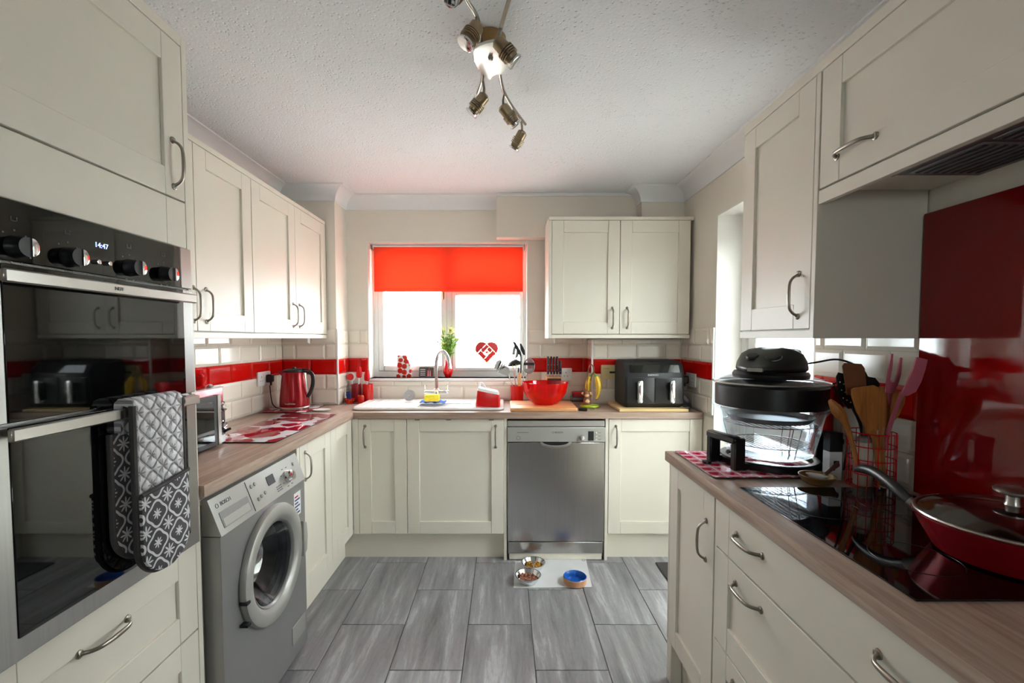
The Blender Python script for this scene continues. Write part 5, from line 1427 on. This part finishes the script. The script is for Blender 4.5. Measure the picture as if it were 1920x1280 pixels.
for z, R in ((.075, .118), (.150, .138)):
    bm = new(); ring(bm, (0, 0, z), R, .0018, seg=44, s2=6)
    for i in range(-7, 8):
        x = i * R / 8; y = math.sqrt(R * R - x * x); tube(bm, [(x, -y, z), (x, y, z)], .0012, 5)
    for k in range(3):
        a = 2 * PI * k / 3 + .6; c, s = math.cos(a), math.sin(a)
        for q in (-.1, .1):
            tube(bm, [(R * math.cos(a + q), R * math.sin(a + q), z), (min(R, .112) * math.cos(a + q), min(R, .112) * math.sin(a + q), .040)], .0014, 5)
    obj('wire_rack', bm, 'chrome', t)
bm = new(); lathe(bm, [(.118, .158), (.132, .176), (.130, .176), (.116, .160)], 44, capb=False, capt=False); lathe(bm, [(0, .1575), (.118, .1575), (.118, .159), (0, .159)], 44, capb=False, capt=False); obj('mesh_tray', bm, 'silver_dark', t)

# brass dish with spoon
p = at_z(1540, 914, WT); dx_, dy_ = p.x + .010, p.y + .034
bm = new(); lathe(bm, [(.026, 0), (.040, .008), (.050, .026), (.051, .028), (.048, .028), (.038, .011), (0, .006)], 36, (dx_, dy_, WT + .0005)); solo('brass_dish', bm, 'brass', 'small brown metal dish on the worktop behind the hob', 'dish')
t = thing('serving_spoon', 'white and steel spoon lying in the brown metal dish', 'spoon', (dx_, dy_, WT + .02))
bm = new(); lathe(bm, [(0, -.006), (.018, -.003), (.024, .004), (.021, .003), (0, -.002)], 24, mat=Matrix.Translation((-.004, -.004, .006)) @ Matrix.Rotation(.1, 4, 'Y'), sx=1.35); obj('spoon_bowl', bm, 'ceramic_white', t)
bm = new(); tube(bm, [(.022, .0, .008), (.05, .012, .022), (.085, .03, .034)], [.008, .007, .010], 10, flat=.5); obj('handle', bm, 'steel', t)

# red wire basket of utensils
kx, kyy = 1.110, 1.375
t = thing('utensil_basket', 'red wire basket of cooking utensils against the tiles', 'basket', (kx, kyy, WT + .0005))
bm = new()
for z in (.002, .045, .085, .125, .165): ring(bm, (0, 0, z), .060, .0016, seg=32, s2=6)
for i in range(16):
    a = 2 * PI * i / 16; tube(bm, [(.060 * math.cos(a), .060 * math.sin(a), .001), (.060 * math.cos(a), .060 * math.sin(a), .166)], .0013, 5)
for i in range(-3, 4): tube(bm, [(i * .015, -math.sqrt(.060 ** 2 - (i * .015) ** 2), .002), (i * .015, math.sqrt(.060 ** 2 - (i * .015) ** 2), .002)], .0013, 5)
obj('wire_frame', bm, 'red_plastic', t)
def inb(dx, dy, z=.012): return Vector((kx + dx, kyy + dy, WT + z))
BY = kyy - .030
utensil('wide flat wooden spatula at the front of the red basket', [inb(.008, -.03), at_y(1643, 830, BY), at_y(1632, 806, BY - .004)], [.009] * 9, 'spatula_wood',
        [(flat_head([(1624, 812), (1622, 800), (1606, 772), (1597, 742), (1597, 730), (1602, 727), (1638, 722), (1646, 726), (1650, 742), (1648, 780), (1642, 812)], BY - .004, .006), 'spatula_wood', 'blade')], name='wooden_spatula', cat='spatula')
utensil('rounded wooden spoon next to the flat wooden spatula', [inb(.03, -.015), at_y(1652, 830, BY + .012), at_y(1655, 800, BY + .012)], [.008] * 9, 'spatula_wood',
        [(flat_head([(1646, 806), (1646, 760), (1650, 724), (1668, 726), (1688, 734), (1696, 742), (1694, 756), (1684, 778), (1668, 796), (1660, 806)], BY + .012, .008), 'spatula_wood', 'blade')], name='wooden_spoon', cat='spoon')
utensil('dark brown flat spatula at the back of the red basket', [inb(-.012, .02), at_y(1622, 800, kyy + .02), at_y(1606, 735, kyy + .02)], [.006] * 9, 'brown_wood',
        [(flat_head([(1588, 740), (1580, 686), (1584, 680), (1614, 682), (1620, 690), (1624, 728), (1616, 742)], kyy + .02, .006), 'brown_wood', 'blade')], name='brown_spatula', cat='spatula')
hl = flat_head([(1572, 742), (1568, 706), (1572, 698), (1580, 700), (1590, 724), (1602, 752), (1600, 764), (1590, 766)], kyy + .034, .005)
sp = [(hl, 'black_plastic', 'spoon_bowl')]
for i in range(9):
    q = at_y(1575 + (i % 3) * 7 + (i // 3) * 3, 716 + (i // 3) * 15 + (i % 3) * 4, kyy + .031); bb = new(); lathe(bb, [(.0022, 0), (.002, .0006)], 8, mat=Matrix.Translation(q) @ Rm); sp.append((bb, 'print_white', 'drain_hole'))
utensil('black slotted spoon leaning left in the red basket', [inb(-.02, .03), at_y(1616, 810, kyy + .034), at_y(1598, 762, kyy + .034)], [.005] * 9, 'black_plastic', sp)
utensil('black spatula with holes behind the wooden ones', [inb(.0, .035), at_y(1630, 800, kyy + .042), at_y(1625, 740, kyy + .042)], [.005] * 9, 'black_plastic',
        [(flat_head([(1612, 745), (1618, 700), (1628, 706), (1640, 708), (1648, 718), (1650, 740), (1636, 752)], kyy + .042, .005), 'black_plastic', 'blade')])
utensil('pink two-pronged plastic fork in the red basket', [inb(.022, .01), at_y(1662, 800, kyy), at_y(1668, 735, kyy - .03)], [.006] * 9, 'pink_plastic',
        [(flat_head([(1660, 736), (1662, 716), (1666, 690), (1670, 663), (1674, 663), (1672, 690), (1668, 712), (1671, 717), (1677, 715), (1682, 700), (1687, 670), (1691, 671), (1688, 702), (1682, 722), (1675, 736)], kyy - .03, .005), 'pink_plastic', 'prongs')], name='pink_fork', cat='fork')
utensil('pink plastic turner leaning right out of the red basket', [inb(.03, .015), at_y(1668, 800, kyy - .03), at_y(1692, 736, kyy - .10)], [.006] * 9, 'pink_plastic',
        [(flat_head([(1688, 740), (1700, 718), (1712, 690), (1718, 669), (1738, 674), (1734, 692), (1726, 716), (1716, 734), (1700, 742)], kyy - .10, .005), 'pink_plastic', 'blade')], name='pink_turner', cat='turner')
utensil('long wooden spoon leaning far left out of the red basket', [inb(-.03, -.01), at_y(1590, 806, kyy - .02), at_y(1572, 772, kyy - .02), at_y(1556, 750, kyy - .02)], [.006, .0065, .007, .007, .008, .009, .012, .016, .018, .016, .012, .009, .005], 'spatula_wood', None, name='wooden_spoon', cat='spoon')
# jar, carton and canister behind the halogen oven
jx, jy = 1.085, 1.372
t = thing('spice_jar', 'pale jar with a red band standing inside the red wire basket', 'jar', (jx, jy, WT + .0045))
bm = new(); lathe(bm, [(.022, 0), (.0245, .004), (.0245, .11), (.018, .125), (.018, .13), (0, .131)], 28); obj('glass', bm, 'bowl_enamel', t)
bm = new(); lathe(bm, [(.0247, .034), (.0252, .035), (.0252, .072), (.0247, .073)], 28, capb=False, capt=False); obj('red_band', bm, 'pink_plastic', t)
bm = new(); lathe(bm, [(.0195, .1315), (.0198, .142), (.016, .146), (0, .146)], 24); obj('lid', bm, 'silver_dark', t)
t = thing('carton', 'small black and white carton behind the halogen oven', 'carton', (1.042, 1.442, WT + .0005))
bm = new(); box(bm, -.02, .02, -.016, .016, 0, .09, .001); obj('lower_box', bm, 'print_white', t)
bm = new(); box(bm, -.0202, .0202, -.0162, .0162, .0903, .15, .001); obj('upper_box', bm, 'black_matt', t)
lettering('carton_letter', 'F', .045, 'dark', t, (0, -.0166, .045), FRONT)
t = thing('storage_canister', 'red canister with red lid in the corner behind the halogen oven', 'canister', (1.160, 1.668, WT + .0005))
bm = new(); lathe(bm, [(.034, 0), (.037, .004), (.037, .25), (.034, .254), (0, .254)], 32); obj('body', bm, 'red_plastic', t)
bm = new(); lathe(bm, [(.0375, .2545), (.038, .27), (.034, .276), (.012, .28), (.012, .295), (0, .297)], 32); obj('lid', bm, 'maroon_plastic', t)
bm = new(); tube(bm, [Vector(((q.x - hx) / 1.06, (q.y - hy) / 1.06, (q.z - hz0) / .97)) for q in spline([(0.985, 1.64, 1.27), (1.03, 1.60, 1.278), (1.06, 1.56, 1.288), (1.10, 1.51, 1.30), (1.135, 1.46, 1.275), (1.14, 1.44, 1.24), (1.12, 1.455, 1.215), (1.08, 1.50, 1.222), (1.10, 1.49, 1.16), (1.13, 1.50, 1.04), (1.13, 1.51, .932)], 6)], .0033, 8); obj('power_cord', bm, 'cord_black', HAL)

# ------------------------------------------------------------------ frying pan with lid on the hob
px_, py_ = 1.02, .905; pz = WT + .0045
t = thing('frying_pan', 'red frying pan with black handle on the hob', 'pan', (px_, py_, pz))
bm = new(); lathe(bm, [(.105, 0), (.118, .004), (.140, .045), (.152, .070), (.154, .074), (.149, .074), (.136, .046), (.114, .008), (0, .006)], 56); obj('pan_body', bm, 'red_metal', t)
e = at_y(1604, 880, 1.215) - Vector((px_, py_, pz)); s0 = Vector((-.095, .112, .066))
bm = new(); tube(bm, bez(s0, s0 + Vector((-.012, .03, .02)), e.lerp(s0, .35) + Vector((0, 0, .045)), e, 14), [.010, .011, .012, .0125, .013, .013, .013, .013, .013, .013, .013, .0125, .012, .010, .006], 12, flat=.75); obj('handle', bm, 'black_plastic', t)
bm = new(); tube(bm, [Vector((-.085, .10, .058)), s0, s0 + Vector((-.006, .012, .008))], [.012, .013, .0125], 12, flat=.8); obj('handle_bracket', bm, 'steel', t)
t = thing('pan_lid', 'glass lid with steel rim and knob on the red frying pan', 'lid', (px_, py_, pz + .0755))
bm = new(); lathe(bm, [(.146, .002), (.12, .018), (.07, .030), (.02, .034), (0, .034)], 56, capb=False); obj('glass', bm, 'lid_glass', t)
bm = new(); ring(bm, (0, 0, .002), .148, .0042, seg=60, s2=8); obj('rim', bm, 'steel', t)
bm = new(); lathe(bm, [(.014, .034), (.012, .040), (.012, .052), (.030, .060), (.031, .064), (.026, .068), (0, .069)], 30); obj('knob', bm, 'steel', t)

# ------------------------------------------------------------------ floor: pet mat and bowls, door mat
bm = new(); Q = [at_z(x, y, .0) for x, y in ((963, 1103), (1110, 1101), (1098, 1046), (966, 1053))]
prism(bm, [(q.x, q.y) for q in Q], 'z', .0008, .004)
pm = solo('pet_mat', bm, 'print_white', 'white pet feeding mat on the floor in front of the dishwasher', 'mat')
bm = new(); c = at_z(1094, 1050, .004); ring(bm, (c.x - pm.location.x, c.y - pm.location.y, .0036), .010, .0012, seg=20, s2=6); obj('paw_print', bm, 'silver_dark', pm)
for k in range(3):
    bm = new(); lathe(bm, [(.0035, 0), (.0034, .0004)], 10, (c.x - pm.location.x - .008 + .008 * k, c.y - pm.location.y + .015 - .002 * (k % 2), .0034)); obj('paw_print', bm, 'silver_dark', pm)
def steel_bowl(label, c, R):
    t = thing('pet_bowl', label, 'pet bowl', c)
    bm = new(); lathe(bm, [(R * .62, 0), (R * .68, .003), (R * .97, .036), (R, .040), (R * 1.02, .040), (R * 1.02, .042), (R * .95, .041), (R * .66, .006), (0, .005)], 40); obj('bowl', bm, 'chrome', t); return t
def pellets(name, label, c, R, n, s, m, seed, split=False):
    r = random.Random(seed); bm = new()
    for i in range(n):
        a = r.uniform(0, 2 * PI); q = R * math.sqrt(r.random()); x, y = q * math.cos(a), q * math.sin(a)
        if split: x = x * .42 + (R * .48 if i % 2 else -R * .48)
        tb_ = bmesh.new(); bmesh.ops.create_icosphere(tb_, subdivisions=1, radius=s * r.uniform(.8, 1.2))
        _merge(bm, tb_, Matrix.Translation((c[0] + x, c[1] + y, c[2] + .010 + max(0, .018 - q * .15) * r.random() + s * .5)) @ Matrix.Rotation(r.uniform(0, 6), 4, 'X') @ Matrix.Diagonal((1, 1.2, .7, 1)))
    o = solo(name, bm, m, label, 'pet food'); o['kind'] = 'stuff'
for px, py, lab, nm, l2, m_, s_, sp_ in ((1000, 1066, 'steel pet bowl near the dishwasher with yellow kibble', 'kibble', 'yellow dry kibble in the steel bowl near the dishwasher', 'kibble', .0055, True), (990, 1090, 'steel pet bowl at the mat edge with brown meat chunks', 'meat_chunks', 'brown meaty chunks in the steel bowl at the mat edge', 'meat_chunk', .0085, False)):
    c = at_z(px, py, .0045); R = .070 if sp_ else .072
    steel_bowl(lab, c, R); pellets(nm, l2, c, R * .66, 130 if sp_ else 90, s_, m_, 5 if sp_ else 8, sp_)
c = at_z(1078, 1092, .0045)
t = thing('water_bowl', 'terracotta pet bowl glazed blue inside on the white mat', 'pet bowl', c)
bm = new(); lathe(bm, [(.058, 0), (.062, .003), (.066, .036), (.064, .039)], 40, capt=False); obj('outer_shell', bm, 'terracotta', t)
bm = new(); lathe(bm, [(.0645, .0385), (.062, .041), (.059, .038), (.054, .008), (0, .006)], 40, capb=False, capt=False); obj('glazed_inside', bm, 'blue_glaze', t)
bm = new(); box(bm, .92, 1.20, 1.98, 2.735, .0008, .010, .003); solo('door_mat', bm, 'fabric_grey', 'dark grey mat on the floor by the side door', 'mat')

# ------------------------------------------------------------------ ceiling spotlight bar
lz = 2.305
o = at_z(918, 108, lz)
t = thing('ceiling_light', 'spotlight bar with bright centre plate and six bronze lamps on the ceiling', 'ceiling light', (o.x, o.y, ZC))
def lp(px, py, z): return at_z(px, py, z) - Vector((o.x, o.y, ZC))
outl = [(887, 97), (889, 90), (898, 84), (912, 79), (928, 76), (940, 84), (948, 100), (951, 122), (946, 132), (940, 138), (931, 138), (924, 141), (919, 148), (908, 141), (896, 127), (889, 112)]
bm = new(); PP = [lp(x, y, 2.292) for x, y in outl]; prism(bm, [(p.x, p.y) for p in PP], 'z', -.082, -.072, .002)
plain('polished_plate', (240, 238, 232), .38, 1.0, var=.01); obj('centre_plate', bm, 'polished_plate', t)
bm = new(); cpt = lp(920, 109, 2.285); lathe(bm, [(.0, -.012), (.007, -.010), (.009, -.002), (.009, 0), (0, .0)], 18, (cpt.x, cpt.y, -.082)); obj('centre_screw', bm, 'nickel', t)
bm = new(); lathe(bm, [(.050, -.070), (.055, -.066), (.055, -.002), (.05, -.0005)], 32); obj('ceiling_mount', bm, 'brass', t)
plain('bronze', (150, 132, 104), .32, .8, var=.06)
for pts in (((868, -18), (875, 0), (888, 20), (897, 42), (902, 78), (904, 110), (905, 142), (902, 158), (896, 175)), ((956, -6), (952, 8), (942, 42), (936, 70), (935, 104), (937, 138), (945, 172), (962, 202), (985, 233))):
    bm = new(); tube(bm, spline([lp(x, y, lz) for x, y in pts], 5), .0062, 10); obj('rod', bm, 'nickel', t)
for (tx, ty), (lx, ly), (sx_, sy_) in (((896, 47), (873, 81), (893, 30)), ((931, 75), (965, 115), (940, 50)), ((910, 178), (884, 211), (905, 150)), ((941, 199), (967, 232), (946, 176)), ((981, 246), (964, 277), (976, 222)), ((868, -30), (845, -8), (872, -12))):
    a, b_ = lp(tx, ty, 2.272), lp(lx, ly, 2.212); d = (b_ - a)
    bm = new(); Lh = d.length; q = d.to_track_quat('Z', 'Y').to_matrix().to_4x4(); MM = Matrix.Translation(a) @ q
    prof = [(.0, -.004), (.012, -.002), (.021, .006), (.021, Lh * .45)]
    for k in range(4): prof += [(.0265, Lh * (.46 + .09 * k)), (.0265, Lh * (.51 + .09 * k)), (.0205, Lh * (.515 + .09 * k)), (.0205, Lh * (.545 + .09 * k))]
    prof += [(.020, Lh * .9), (.018, Lh * .93)]
    lathe(bm, prof, 26, mat=MM); hd = obj('lamp_head', bm, 'bronze', t)
    bm = new(); lathe(bm, [(.017, Lh * .93), (.025, Lh * .98), (.025, Lh * 1.06), (.021, Lh * 1.08), (0, Lh * 1.06)], 26, mat=MM); obj('lens', bm, 'chrome', hd)
    bm = new(); tube(bm, [lp(sx_, sy_, lz), lp(sx_, sy_, lz).lerp(a, .5) + Vector((0, 0, -.002)), a + d * .1], .005, 8); obj('stem', bm, 'nickel', hd)
